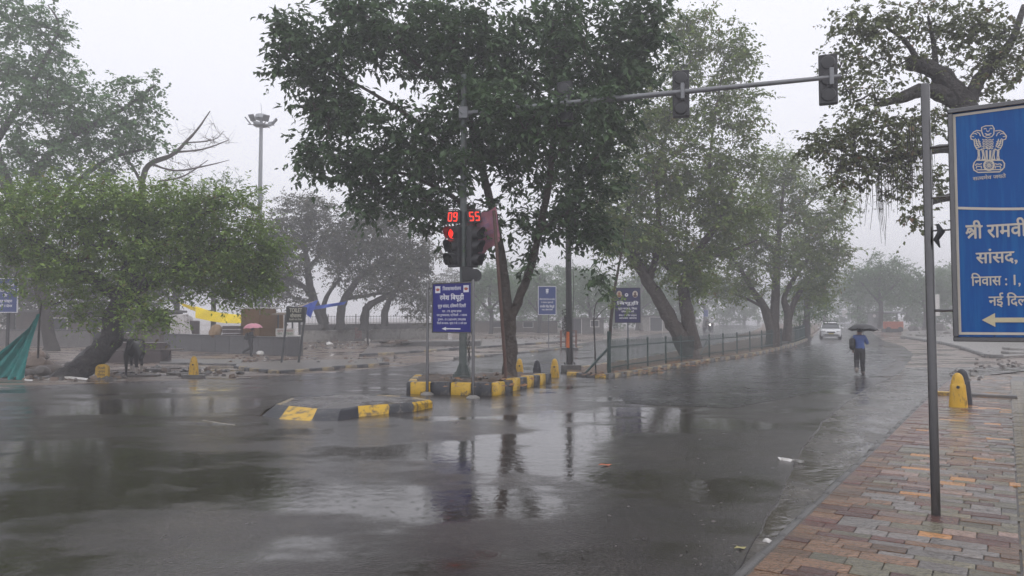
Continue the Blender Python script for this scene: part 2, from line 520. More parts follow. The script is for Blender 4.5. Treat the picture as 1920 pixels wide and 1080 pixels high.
def slab(name, poly, h, m, kind='structure', under=0.1, rough=0.0, seed=2, parent=None, grid=0.45):
    """raised area: outline in world xy, top at gz+h, made as a bmesh grid so that it can be uneven"""
    r = random.Random(seed)
    bm = bmesh.new()
    vs = [bm.verts.new((p[0], p[1], 0)) for p in poly]
    f = bm.faces.new(vs)
    if f.normal.z < 0: f.normal_flip()
    bm.normal_update()
    if bm.faces[:][0].normal.z < 0: bmesh.ops.reverse_faces(bm, faces=bm.faces[:])
    x0, x1 = min(p[0] for p in poly), max(p[0] for p in poly); y0, y1 = min(p[1] for p in poly), max(p[1] for p in poly)
    k = x0 + grid
    while k < x1:
        bmesh.ops.bisect_plane(bm, geom=bm.verts[:] + bm.edges[:] + bm.faces[:], plane_co=(k, 0, 0), plane_no=(1, 0, 0)); k += grid
    k = y0 + grid
    while k < y1:
        bmesh.ops.bisect_plane(bm, geom=bm.verts[:] + bm.edges[:] + bm.faces[:], plane_co=(0, k, 0), plane_no=(0, 1, 0)); k += grid
    ext = bmesh.ops.extrude_edge_only(bm, edges=[e for e in bm.edges if e.is_boundary])
    low = {v for v in ext['geom'] if isinstance(v, bmesh.types.BMVert)}
    for v in bm.verts:
        v.co.z = gz(v.co.y) + (-under if v in low else h + (r.uniform(-rough, rough) if rough else 0))
    me = bpy.data.meshes.new(name); bm.to_mesh(me); bm.free()
    o = link(name, me, m, parent, smooth=45)
    if kind: tag(o, kind=kind)
    return o

W = lambda *p: G(*p)
# soil island with the signal pole and the dark tree
A0, A1, A2 = G(770, 741), G(932, 744), G(1034, 720)
A3 = A2 + (A2 - A1) * 0.35 + Vector((-1.6, 0.6, 0)); A4 = A0 + Vector((-0.3, 4.2, 0))
isl = slab('traffic_island', [A0 + Vector((.1, .12, 0)), A1 + Vector((-.05, .14, 0)), A2 + Vector((-.13, .05, 0)), A3, A4], 0.27, M_soil, rough=0.05, seed=4, grid=0.22)
kerb([A0 + Vector((0, .11, 0)), A1 + Vector((-.12, .11, 0))], 0.55, 0.22, 0.33, [M_yel, M_blk], isl, 3)
kerb([A1 + Vector((-.1, .05, 0)), A2 + Vector((-.1, .05, 0))], 0.62, 0.22, 0.33, [M_yel, M_blk, M_yel, M_blk], isl, 4)
kerb([A0 + Vector((-.02, .05, 0)), A4], 0.6, 0.2, 0.31, [M_blk, M_yel], isl, 5)
kerb([A4, A3], 0.6, 0.2, 0.25, [M_blk, M_yel], isl, 6)
kerb([A2 + Vector((-.1, .1, 0)), A3], 0.6, 0.2, 0.16, [M_blk, M_yel], isl, 7)

# low rounded island nose in front
top_px = [(518, 760), (542, 763), (595, 766), (640, 766), (671, 763), (728, 759), (772, 756), (806, 750), (777, 746), (752, 743), (708, 741), (635, 738), (547, 747)]
bot_px = [(478, 784), (515, 792), (578, 796), (630, 795), (674, 785), (728, 778), (772, 775), (810, 767)]
M_nose = wet_mat('island_nose_top', [(0.045, 0.038, 0.035), (0.10, 0.088, 0.08)], rough_dry=0.3, rough_wet=0.07, scale=1.1, thr=(0.45, 0.6), bump=0.9, bscale=20, ripple=0.1)
n = len(top_px)
top = [G(px, py, .19) for px, py in top_px]
nc = sum(top, Vector()) / n
NB = []
for i in range(n):
    q = G(*bot_px[i]) if i < 8 else nc + (top[i] - nc) * 1.08
    NB.append(Vector((q.x, q.y, -.05)))
rn = random.Random(2)
for q in top: q.z += rn.uniform(-.012, .012)
inn = [nc + (q - nc) * 0.9 for q in top]
for q in inn: q.z = 0.172
c0 = nc.copy(); c0.z = 0.175
b = MB().add(top + inn + [c0], [(i, (i+1) % n, n + (i+1) % n, n + i) for i in range(n)] + [(n + i, n + (i+1) % n, 2*n) for i in range(n)])
nose = tag(b.build('island_nose', M_nose, smooth=50), kind='structure')
cols = [M_blk, M_yel, M_blk, M_blk, M_yel, M_blk, M_yel, M_yel_old, M_blk, M_yel_old, M_grey_old, M_blk, M_yel_old]
for i in range(n):
    j = (i + 1) % n
    a0, a1 = NB[i], NB[j]; t0, t1 = top[i] + Vector((0, 0, .01)), top[j] + Vector((0, 0, .01))
    k = .6 if i < 3 or i == 12 else .8
    out = lambda p: Vector(((p - nc).x, (p - nc).y, 0)) * (.0 if i < 3 else .035)
    m0, m1 = a0.lerp(t0, k) + out(a0), a1.lerp(t1, k) + out(a1)
    lip = .35 if i < 8 else .3
    bb = MB().add([a0, a1, m1, m0, t1, t0, top[j].lerp(inn[j], lip) + Vector((0, 0, .008)), top[i].lerp(inn[i], lip) + Vector((0, 0, .008)), inn[j] + Vector((0, 0, -.05)), inn[i] + Vector((0, 0, -.05))], [(0, 1, 2, 3), (3, 2, 4, 5), (5, 4, 6, 7), (7, 6, 8, 9)])
    bb.build('kerb_stone', cols[i], nose, smooth=45)

# median under the fence
K = [G(1066, 705), G(1100, 708), G(1137, 711)]
KR = K + [G(*p) for p in [(1180, 705), (1240, 694), (1290, 686), (1340, 678), (1407, 668), (1457, 657), (1490, 648), (1510, 640), (1522, 633)]]
KL = [G(*p) for p in [(1520, 622), (1470, 628), (1420, 636), (1340, 650), (1260, 664), (1180, 680), (1100, 693), (1062, 698)]]
KL = [p for p in KL]
medp = [p for p in KR] + KL
M_litter_soil = mat('leaf_littered_soil', (0.075, 0.05, 0.032), 0.6, 0.6, 9, 0.9, 25, wear=(0.20, 0.11, 0.05), wear_amt=0.55, wear_scale=22)
med = slab('median_strip', medp, 0.13, M_litter_soil, rough=0.035, seed=9, grid=0.7)
kerb(KR[:3], 0.6, 0.2, 0.17, [M_yel, M_blk, M_blk], med, 8)
kerb(KR[2:6], 0.62, 0.2, 0.2, [M_grey_old, M_yel_old], med, 9)
kerb(KR[5:], 0.85, 0.2, 0.2, [M_grey_old, M_yel_old], med, 10)
kerb(KL, 1.2, 0.2, 0.17, [M_grey_old, M_yel_old], med, 11)
# wedge of ground with trees between the two carriageways far behind
slab('median_strip', [KR[-1] + Vector((.3, .3, 0))] + [Vector((med_right(y) - .3, y, 0)) for y in (75, 90, 120, 170)] + [Vector((med_left(y) + .3, y, 0)) for y in (170, 120, 90, 75)] + [KL[0] + Vector((-.3, .4, 0))], 0.12, M_litter_soil, grid=6, seed=12)

# ------------------------------------------------------------------ right-hand pavement of stone tiles
PO, PE = G(1400, 1078, .1), G(1746, 742, .1)
PU = (PE - PO); PU.z = 0; PU.normalize()
PV = Vector((PU.y, -PU.x, 0))
PRZ = math.atan2(PV.y, PV.x)
PH = 0.10
def pv(u, v, dz=0.0):
    q = PO + PU * u + PV * v
    return Vector((q.x, q.y, gz(q.y) + dz))
PLEN = 27.0
b = MB()
us = [i * 0.6 - 5 for i in range(int((PLEN + 5) / 0.6) + 1)]
vs_ = [-0.02, 1.5, 3, 6, 9]
b.add([pv(u, v, PH - 0.012) for u in us for v in vs_], [(j*5+i, j*5+i+1, (j+1)*5+i+1, (j+1)*5+i) for j in range(len(us)-1) for i in range(4)])
M_bed = mat('tile_mortar', (0.07, 0.062, 0.055), 0.25, 0.3, 5, 0.5, 60)
pave = tag(b.build('pavement', M_bed), kind='structure')
def tile_mat(name, c, rv=0.42):
    return mat(name, c, 0.14, 0.5, 9, 0.4, 22, rv=rv, film=(1.6, .19, .04), wear=tuple(x * 0.55 for x in c), wear_amt=0.35, wear_scale=6)
TM = [tile_mat('maroon_stone', (0.105, 0.042, 0.032)), tile_mat('grey_green_stone', (0.13, 0.116, 0.078)), tile_mat('grey_stone', (0.15, 0.134, 0.124)),
      tile_mat('brown_stone', (0.145, 0.08, 0.046)), tile_mat('buff_orange_stone', (0.50, 0.235, 0.075), 0.15), tile_mat('pink_stone', (0.22, 0.145, 0.115))]
TW = [0.24, 0.30, 0.38]
TMESH = {}
def tile_mesh(w, d, k, h=0.03):
    key = (w, d, k)
    if key not in TMESH:
        me = MB().box((0, 0, -h / 2), (w - 0.007, d - 0.007, h), bev=0.0035).mesh('paving_tile')
        me.materials.append(TM[k]); TMESH[key] = me
    return TMESH[key]
r = random.Random(21)
cnt = 0
rest = MB()
u = -1.9; row = 0
pole_u = None
while u < PLEN:
    v = 0.0; first = True
    dp = r.choice((0.12, 0.14, 0.16, 0.19))
    while v < 1.5:
        w = r.choice(TW) if not first else r.choice((.18, .26, .36)); x = v + w / 2; first = False
        if v + w > 1.52: w = max(0.12, 1.54 - v); x = v + w / 2
        pk = r.random()
        k = 0 if pk < .18 else 1 if pk < .42 else 2 if pk < .66 else 3 if pk < .86 else 4 if pk < .925 else 5
        if v < 0.2: k = 3 if r.random() < .6 else 0
        p = pv(u + dp / 2, x, PH + r.uniform(-.003, .003))
        if cnt < 300:
            wq = min(TW, key=lambda t: abs(t - w))
            o = bpy.data.objects.new('paving_tile', tile_mesh(wq, dp, k)); o.scale.x = w / wq
            o.location = p; o.rotation_euler = (r.uniform(-.014, .014), r.uniform(-.014, .014), PRZ + r.uniform(-.012, .012))
            COL.objects.link(o); o.parent = pave; cnt += 1
        else:
            rest.box(p + Vector((0, 0, -.015)), (w - .008, dp - .008, .03), Euler((r.uniform(-.008, .008), r.uniform(-.008, .008), PRZ)).to_matrix(), mi=k)
        v += w
    u += dp; row += 1
tag(rest.build('paving_tiles', TM, pave), 'small stone tiles farther along the pavement', kind='stuff')
# ribbed guide tiles
M_tact = mat('guide_tile_yellow', (0.22, 0.16, 0.06), 0.25, 0.4, 6, 0.3, 40, rv=0.25, wear=(0.10, 0.085, 0.06), wear_amt=0.85, wear_scale=4)
tb = MB().box((0, 0, -.015), (.292, .292, .03))
for i in range(4): tb.box((-.105 + .07 * i, 0, .003), (.03, .26, .006))
tme = tb.mesh('guide_tile'); tme.materials.append(M_tact)
u = -1.9
while u < 22:
    for q in range(2):
        o = bpy.data.objects.new('guide_tile', tme); o.location = pv(u, 1.70 + .3 * q, PH + r.uniform(-.003, .003))
        o.rotation_euler = (r.uniform(-.01, .01), r.uniform(-.01, .01), PRZ); COL.objects.link(o); o.parent = pave
    u += .3
rest2 = MB(); u = -2
while u < 24:
    v = 2.16 - (.15 if int(u * 10) % 2 else 0)
    while v < 5.5:
        w = r.choice(TW); rest2.box(pv(u, v + w / 2, PH - .015 + r.uniform(-.002, .002)), (w - .008, .25, .03), Euler((r.uniform(-.008, .008), r.uniform(-.008, .008), PRZ)).to_matrix(), mi=r.choice([0, 1, 2, 2, 3, 3])); v += w
    u += .258
tag(rest2.build('paving_tiles', TM, pave), 'stone tiles beyond the ribbed guide strip', kind='stuff')
kerb([pv(-3, -.06), pv(PLEN, -.06)], 0.6, 0.1, PH - .02, [M_conc_dark, M_grey_old, M_conc_dark], pave, 15)
# newer, darker strip of asphalt laid over the right carriageway
M_patch = wet_mat('newer_asphalt', [(0.012, 0.0115, 0.0125), (0.020, 0.0185, 0.020), (0.034, 0.031, 0.032)], rough_dry=0.26, rough_wet=0.09, scale=0.5, thr=(0.52, 0.68), bump=0.5, bscale=46, ripple=0.1, grit=0.6, cscale=0.7, wob=0.15, gdist=0.006)
slab('road_patch', [G(*p) for p in [(1172, 758), (1230, 762), (1300, 764), (1372, 768), (1400, 762), (1480, 748), (1560, 730), (1612, 714), (1655, 694), (1680, 676), (1650, 656), (1590, 645), (1535, 645), (1505, 652), (1460, 666), (1380, 684), (1290, 703), (1210, 722), (1160, 742)]], 0.033, M_patch, under=-0.02, grid=1.5, seed=44)
# muddy shoulder between the asphalt edge and the pavement
M_should = wet_mat('shoulder_mud', [(0.030, 0.025, 0.021), (0.062, 0.053, 0.045), (0.105, 0.092, 0.08)], rough_dry=0.32, rough_wet=0.05, scale=0.9,
                   thr=(0.44, 0.56), bump=1.0, bscale=14, puddle_col=(0.05, 0.04, 0.03), ripple=0.15, cscale=1.8, wob=0.9, stretch=(1.6, 0.7, 1))
b = MB(); Ysh = stations(0, 34, 0.02, 0.3); rows = []
rr_ = random.Random(6)
for y in Ysh:
    a = right_edge(y) - 0.05; c = PO.x + (y - PO.y) * PU.x / PU.y + 0.05
    c = max(c, a + .1)
    if y > 27: c += (y - 27) * .6
    rows.append([(a + (c - a) * i / 6, y, gz(y) + .005 + (0 if i in (0,) else rr_.uniform(0, .022) if i < 6 else .03)) for i in range(7)])
b.add([p for q in rows for p in q], [(j*7+i, j*7+i+1, (j+1)*7+i+1, (j+1)*7+i) for j in range(len(Ysh)-1) for i in range(6)])
tag(b.build('road_shoulder', M_should, smooth=60), kind='structure')
# painted kerb stub that crosses the tiles by the bollards, grey mortar round the sign post
# broken pavement edge across the side entrance, with its kerb curving away
SK = [G(*p) for p in [(1882, 672), (1850, 671), (1832, 664), (1805, 655), (1770, 646), (1730, 640), (1690, 634)]]
far_p = slab('pavement', SK + [G(1690, 624), G(1760, 620), G(1860, 622), G(1990, 630), G(2050, 668)], 0.14, mat('far_paving', (0.17, 0.155, 0.14), 0.3, 0.4, 2, 0.5, 20), grid=1.2, rough=.02, seed=31)
kerb(SK, 0.55, 0.2, 0.2, [M_conc_dark, M_grey_old], far_p, 33)
# ------------------------------------------------------------------ left-hand paved areas with painted kerbs
LK = [G(*p) for p in [(442, 690), (470, 695), (525, 700), (580, 696), (650, 690), (728, 684)]]
la = slab('pavement', LK + [G(700, 676), G(560, 678), G(445, 684)], 0.08, mat('left_paving', (0.13, 0.115, 0.10), 0.3, 0.4, 2, 0.5, 20), grid=1.2, rough=.012, seed=35)
kerb(LK, 0.75, 0.2, 0.12, [M_blk, M_yel_old], la, 36)
LK2 = [G(*p) for p in [(675, 668), (760, 663), (850, 656), (960, 649), (1060, 642)]]
lb = slab('pavement', LK2 + [G(1040, 634), G(850, 640), G(690, 652)], 0.08, mat('left_paving2', (0.14, 0.12, 0.11), 0.32, 0.4, 2, 0.5, 20), grid=2.0, rough=.02, seed=37)
kerb(LK2, 1.3, 0.22, 0.14, [M_blk, M_yel_old, M_grey_old], lb, 38)
LK3 = [G(*p) for p in [(300, 683), (380, 684), (450, 686)]]
lc = slab('pavement', LK3 + [G(455, 676), G(300, 674)], 0.06, M_conc_dark, grid=1.2, rough=.02, seed=39)
kerb(LK3, 0.8, 0.2, 0.09, [M_conc_dark, M_grey_old], lc, 40)
LK4 = [G(*p) for p in [(852, 674), (920, 668), (1000, 661), (1090, 652)]]
kerb(LK4, 1.0, 0.2, 0.12, [M_grey_old, M_conc_dark, M_yel_old], lb, 41)
# ------------------------------------------------------------------ trees
def leaves_mesh(name, centres, per, clump_r, size, seed, droop=0.35, flat=0.75, ratio=0.48):
    """leaf-sized folded blades spread round the twig ends; one mesh, arrays built with numpy"""
    R = np.random.default_rng(seed)
    K = 9                                     # leaves on one sprig
    nsp = max(2, round(per / K))
    C0 = np.repeat(np.asarray(centres, float), nsp, axis=0)
    m = len(C0)
    sd = R.normal(size=(m, 3)); sd /= np.linalg.norm(sd, axis=1)[:, None]
    sd[:, 2] = sd[:, 2] * 0.8 + 0.1; sd /= np.linalg.norm(sd, axis=1)[:, None]
    sl = clump_r * R.uniform(0.45, 1.25, (m, 1))
    C0 = C0 + R.normal(size=(m, 3)) * clump_r * 0.22
    sz = R.uniform(0.7, 1.25, (m, 1))
    C = np.repeat(C0, K, axis=0); D = np.repeat(sd, K, axis=0); SL = np.repeat(sl, K, axis=0); SZ = np.repeat(sz, K, axis=0)
    n = len(C)
    t = np.tile((np.arange(K) + 1.0) / K, m)[:, None]
    alt = np.tile(np.where(np.arange(K) % 2, 1.0, -1.0), m)[:, None]
    sv = np.cross(D, np.array([0, 0, 1.0])) + R.normal(size=(n, 3)) * 0.25
    sv /= np.linalg.norm(sv, axis=1)[:, None] + 1e-9
    base = C + D * SL * t
    base[:, 2] -= (droop * 0.55 * SL * t ** 2)[:, 0]
    base += R.normal(size=(n, 3)) * size * 0.12
    dirv = D * 0.55 + sv * alt * 0.85 + R.normal(size=(n, 3)) * 0.3
    dirv[:, 2] -= droop
    dirv /= np.linalg.norm(dirv, axis=1)[:, None]
    upv = R.normal(size=(n, 3)) * 0.45 + np.array([0, 0, 1.0])
    side = np.cross(dirv, upv); side /= (np.linalg.norm(side, axis=1)[:, None] + 1e-9)
    nor = np.cross(side, dirv)
    L = size * SZ * R.uniform(0.55, 1.25, (n, 1)); Wd = L * ratio * 0.5
    v0 = base; v2 = base + dirv * L - nor * L * 0.08
    mid = base + dirv * L * 0.42
    v1 = mid + side * Wd + nor * Wd * 0.35
    v3 = mid - side * Wd + nor * Wd * 0.35
    V = np.stack([v0, v1, v2, v3], axis=1).reshape(-1, 3)
    idx = np.arange(n)[:, None] * 4
    T = np.concatenate([idx + np.array([[0, 1, 2]]), idx + np.array([[0, 2, 3]])], axis=1).reshape(-1)
    me = bpy.data.meshes.new(name)
    me.vertices.add(len(V)); me.vertices.foreach_set('co', V.astype(np.float32).ravel())
    me.loops.add(len(T)); me.loops.foreach_set('vertex_index', T.astype(np.int32))
    nf = len(T) // 3
    me.polygons.add(nf); me.polygons.foreach_set('loop_start', np.arange(nf, dtype=np.int32) * 3)
    me.update(calc_edges=True)
    return me

def smooth_path(pts, k=4):
    """Catmull-Rom through (Vector, radius)"""
    out = []
    n = len(pts)
    for i in range(n - 1):
        p0, p1, p2, p3 = pts[max(0, i-1)], pts[i], pts[i+1], pts[min(n-1, i+2)]
        for j in range(k):
            t = j / k
            q = 0.5 * ((2 * p1[0]) + (p2[0] - p0[0]) * t + (2*p0[0] - 5*p1[0] + 4*p2[0] - p3[0]) * t*t + (3*p1[0] - p0[0] - 3*p2[0] + p3[0]) * t**3)
            out.append((q, p1[1] + (p2[1] - p1[1]) * t))
    out.append(pts[-1])
    return out

def tree(name, label, Y, limbs, blobs, leaf=0.12, per=60, clump_r=0.5, bark=None, leaves=None, seed=1, group=None, droop=0.35,
         twig=0.012, cat='tree', ratio=0.48, base=None, depth=1.0, min_clear=None, sub=2, jit=0.16, bare=None, nseg=12):
    """limbs: lists of (px, py, radius m[, dY]); blobs: (px, py, rx px, ry px, n[, dY[, depth m]]); Y: distance of the tree from the camera"""
    R = random.Random(seed); NR = np.random.default_rng(seed)
    s = scale_at(Y)
    paths = []
    for lb in limbs:
        pp = [(P(q[0], q[1], Y + (q[3] if len(q) > 3 else 0)), q[2]) for q in lb]
        paths.append(smooth_path(pp))
    root = base if base is not None else paths[0][0][0]
    t = thing(name, label, cat, root, 0, group)
    b = MB()
    nodes, nrad, fixed = [], [], []
    for ip, pth in enumerate(paths):
        pts = [q[0] - root for q in pth]; rad = [q[1] for q in pth]
        if ip == 0:     # root flare, sunk into the ground
            pts = [pts[0] + Vector((0, 0, -0.25))] + pts; rad = [rad[0] * 1.45] + rad; rad[1] *= 1.15
        b.tube(pts, rad, nseg, jit=jit, rng=R)
        for p_, r_ in zip(pts, rad):
            nodes.append(p_[:]); nrad.append(r_)
    nf = len(nodes)
    skipn = int(len(paths[0]) * 0.35)
    cl = []
    for bl in blobs:
        px, py, rx, ry, n_ = bl[:5]
        dY = bl[5] if len(bl) > 5 else 0
        dm = bl[6] if len(bl) > 6 else (rx / s) * depth
        c = P(px, py, Y + dY) - root
        d = NR.normal(size=(n_, 3)); d /= np.linalg.norm(d, axis=1)[:, None]
        rr = NR.random((n_, 1)) ** 0.42
        pts = np.array(c[:]) + d * rr * np.array([rx / s, dm, ry / s])
        cl.append(pts)
    cl = np.concatenate(cl) if cl else np.zeros((0, 3))
    # grow twigs: each clump joins the nearest node already grown
    ND = np.array(nodes); par = [-1] * nf; pos = [Vector(q) for q in nodes]
    if len(cl):
        can = ND[skipn:]
        dist = np.full(len(cl), 1e9); near = np.zeros(len(cl), int)
        for i in range(skipn, nf):
            dd = np.linalg.norm(cl - ND[i], axis=1)
            m_ = dd < dist; dist[m_] = dd[m_]; near[m_] = i
        done = np.zeros(len(cl), bool)
        order = []
        index = {}
        for _ in range(len(cl)):
            dm_ = np.where(done, 1e9, dist); k = int(np.argmin(dm_))
            done[k] = True
            pos.append(Vector(cl[k])); par.append(int(near[k])); index[k] = len(pos) - 1
            dd = np.linalg.norm(cl - cl[k], axis=1) * 1.06
            m_ = (dd < dist) & ~done; dist[m_] = dd[m_]; near[m_] = len(pos) - 1
        cnt_ = np.ones(len(pos))
        for i in range(len(pos) - 1, nf - 1, -1):
            if par[i] >= nf: cnt_[par[i]] += cnt_[i]
        for i in range(nf, len(pos)):
            a, c = pos[par[i]], pos[i]
            r1 = twig * math.sqrt(cnt_[i]) * 0.9
            if par[i] < nf: r1 = min(r1, nrad[par[i]] * 0.8)
            m_ = (a + c) / 2 + Vector((R.uniform(-1, 1), R.uniform(-1, 1), R.uniform(-.3, 1))) * (c - a).length * 0.13
            b.tube([a, m_, c], [r1, r1 * .85, r1 * .62], 5 if r1 > .03 else 3, cap=False)
            if bare:
                for _ in range(bare):
                    e = c + Vector((R.uniform(-1, 1), R.uniform(-1, 1), R.uniform(-.5, 1))) * clump_r
                    f = c.lerp(a, R.random() * .8)
                    mm = (e + f) / 2 + Vector((0, 0, R.uniform(-.1, .12))) * clump_r
                    b.tube([f, mm, e], [twig * .8, twig * .55, twig * .3], 3, cap=False)
    b.build('trunk', bark or M_bark, t, smooth=50)
    if per > 0 and len(cl):
        me = leaves_mesh('crown', cl, per, clump_r, leaf, seed, droop, ratio=ratio)
        tag(link('crown', me, leaves, t), kind='stuff')
    return t

L_dark = leaf_mat('leaves_dark', (0.034, 0.068, 0.030), (0.100, 0.165, 0.070), 0.42, 0.3)
L_green = leaf_mat('leaves_fresh_green', (0.095, 0.175, 0.028), (0.23, 0.335, 0.06), 0.5, 0.25, dead=(0.16, 0.13, 0.03))
L_pale = leaf_mat('leaves_pale_green', (0.07, 0.145, 0.055), (0.14, 0.245, 0.095), 0.5, 0.3)
L_olive = leaf_mat('leaves_olive', (0.085, 0.14, 0.026), (0.20, 0.275, 0.055), 0.5, 0.3, dead=(0.19, 0.15, 0.05))
L_grey = leaf_mat('leaves_grey_brown', (0.042, 0.048, 0.03), (0.095, 0.105, 0.06), 0.55, 0.2, dead=(0.12, 0.09, 0.05))
L_peepal = leaf_mat('leaves_peepal', (0.08, 0.105, 0.045), (0.185, 0.215, 0.09), 0.45, 0.2, dead=(0.19, 0.11, 0.06))
L_far = leaf_mat('leaves_far', (0.04, 0.095, 0.028), (0.10, 0.19, 0.055), 0.55, 0.25)

# dark tree on the soil island
Yc = G(955, 706, .27).y
tree('shade_tree', 'large dark-leaved tree with forked trunk behind the red traffic signal', Yc,
     [[(955, 710, .21), (957, 660, .19), (955, 600, .17), (946, 540, .15), (938, 470, .14), (925, 400, .12), (905, 320, .10), (880, 220, .08), (850, 120, .05), (840, 40, .03)],
      [(957, 600, .15), (975, 555, .13), (992, 510, .12), (1010, 440, .11), (1030, 340, .10), (1040, 240, .08), (1055, 130, .06), (1060, 30, .04)],
      [(930, 430, .09), (850, 370, .07), (770, 330, .05), (690, 310, .03)], [(905, 320, .08), (800, 240, .06), (690, 170, .045), (590, 120, .025), (530, 100, .012)],
      [(1035, 300, .07), (1110, 220, .05), (1170, 120, .035), (1220, 50, .02)], [(1015, 430, .06), (1080, 390, .045), (1120, 380, .03)],
      [(870, 200, .05), (760, 100, .04), (690, 30, .02)]],
     [(580, 90, 75, 65, 46), (540, 60, 45, 45, 16), (690, 70, 100, 80, 80), (640, 190, 80, 60, 42), (810, 60, 130, 90, 120), (930, 110, 130, 110, 120), (1060, 90, 120, 105, 110), (1180, 40, 75, 60, 48),
      (650, 300, 90, 60, 50), (590, 290, 40, 30, 12), (760, 270, 110, 85, 85), (870, 260, 120, 100, 85), (990, 270, 110, 100, 80), (1090, 250, 75, 100, 50), (1130, 140, 70, 60, 36), (700, 370, 65, 38, 26), (800, 385, 75, 45, 34),
      (900, 400, 60, 45, 20), (1070, 400, 60, 55, 36), (1130, 330, 50, 60, 30), (1110, 440, 45, 40, 16), (1000, 420, 45, 45, 16), (610, 200, 45, 40, 14), (560, 150, 40, 40, 12), (985, 490, 16, 20, 3), (1125, 510, 18, 28, 5), (930, 200, 60, 45, 20, -2.0, .8), (1010, 215, 50, 40, 16, -2.2, .8), (1100, 200, 60, 40, 18, -2.4, .8), (1060, 320, 40, 60, 16, 3.0, 1), (1180, 150, 50, 60, 26), (1150, 230, 45, 50, 22), (1220, 90, 40, 50, 16), (880, 420, 30, 20, 6, -1.2, .4), (870, 175, 25, 55, 10, -1.4, .4), (866, 300, 22, 55, 10, -1.4, .4)],
     leaf=0.235, per=36, clump_r=0.62, bark=M_bark, leaves=L_dark, seed=5, droop=0.45, twig=0.0065, base=G(955, 712, .2), depth=0.95)

# leaning tree on the left
Yl = G(130, 708).y
tree('leaning_tree', 'bushy bright green tree with thick dark leaning trunk above the black cow', Yl,
     [[(128, 712, .48, -.3), (150, 692, .46), (182, 665, .43), (206, 640, .40), (211, 610, .37), (219, 580, .35), (235, 548, .33), (248, 505, .3), (262, 450, .2), (270, 400, .1)],
      [(232, 560, .28), (170, 520, .2), (110, 480, .14), (50, 440, .08)], [(236, 550, .3), (300, 520, .2), (370, 480, .15), (450, 450, .08)],
      [(245, 510, .2), (330, 440, .13), (400, 390, .07)], [(250, 500, .18), (180, 430, .13), (120, 380, .07)], [(260, 560, .2), (280, 600, .1), (272, 590, .05)]],
     [(90, 430, 130, 80, 120), (210, 400, 130, 55, 110), (330, 400, 120, 55, 100), (430, 450, 100, 75, 110), (475, 510, 62, 55, 60), (385, 510, 105, 45, 80), (250, 500, 150, 62, 110), (110, 515, 115, 45, 75), (20, 465, 70, 40, 40), (515, 480, 22, 40, 10), (440, 372, 60, 14, 14), (180, 352, 60, 12, 12), (100, 360, 60, 14, 12), (40, 390, 80, 45, 40), (300, 455, 150, 60, 90), (150, 575, 80, 30, 26), (455, 555, 55, 18, 14), (275, 590, 38, 32, 26, -1.6, .8), (300, 380, 120, 30, 40), (310, 600, 25, 14, 5, -1.2, .5)],
     leaf=0.16, per=63, clump_r=0.78, bark=M_bark_dark, leaves=L_green, seed=11, droop=0.2, twig=0.009, base=G(128, 713), depth=0.85, jit=.14)

# tall pale tree behind it
tree('tall_tree', 'tall pale green tree rising at the upper left corner', 42,
     [[(95, 650, .34), (80, 560, .34), (55, 470, .32), (25, 380, .3), (-5, 300, .3), (-20, 240, .25)], [(30, 390, .22), (90, 290, .19), (160, 240, .15), (230, 205, .1), (290, 160, .04)],
      [(-10, 270, .2), (40, 190, .16), (80, 120, .12), (110, 50, .06), (90, 10, .03)], [(60, 480, .2), (130, 360, .16), (200, 300, .12), (270, 280, .06)], [(-20, 240, .2), (-60, 120, .15), (-70, 20, .08)]],
     [(70, 50, 55, 55, 40), (60, 130, 95, 70, 75), (130, 190, 90, 55, 55), (70, 230, 110, 60, 70), (190, 240, 80, 45, 45), (265, 190, 55, 55, 38), (255, 270, 60, 45, 30), (60, 310, 110, 55, 60), (180, 310, 90, 40, 36), (-60, 100, 90, 90, 50), (20, 20, 40, 30, 14)],
     leaf=0.22, per=45, clump_r=1.0, bark=M_bark_grey, leaves=L_pale, seed=13, group='trees behind the left pavement', droop=.4, twig=.012, base=G(95, 655), ratio=.75)
tree('bare_tree', 'half-bare tree with leafless forked branches left of the tall floodlight mast', 44,
     [[(266, 650, .3), (264, 520, .26), (262, 420, .2), (266, 350, .17), (278, 310, .15), (320, 292, .12), (345, 270, .09), (372, 240, .06), (394, 208, .025)], [(266, 345, .1), (240, 300, .07), (205, 270, .04)],
      [(330, 285, .07), (380, 280, .05), (430, 262, .02)], [(285, 308, .07), (330, 320, .06), (390, 310, .04), (430, 300, .015)], [(345, 268, .05), (400, 262, .03), (420, 245, .01)], [(300, 340, .06), (345, 330, .05), (390, 300, .02)]],
     [(370, 260, 45, 45, 16), (405, 275, 30, 30, 10), (330, 315, 50, 25, 14)], per=0, clump_r=0.8, bark=mat('bark_pale', (0.12, 0.10, 0.095), .7, .3, 5, .6, 20), seed=15, twig=.012, base=G(266, 652), bare=3, sub=2, nseg=7)
tree('shrub_tree', 'low pale tree peeping over the leaning tree left of the floodlight mast', 57,
     [[(400, 640, .2), (400, 500, .16), (400, 400, .1), (405, 350, .06)]], [(360, 350, 60, 25, 20), (420, 345, 40, 35, 20), (470, 380, 30, 30, 14)], leaf=.2, per=30, clump_r=.7, bark=M_bark_grey, leaves=L_pale, seed=17, group='trees behind the left pavement', twig=.012, base=Vector((P(400, 600, 57).x, 57, gz(57))))

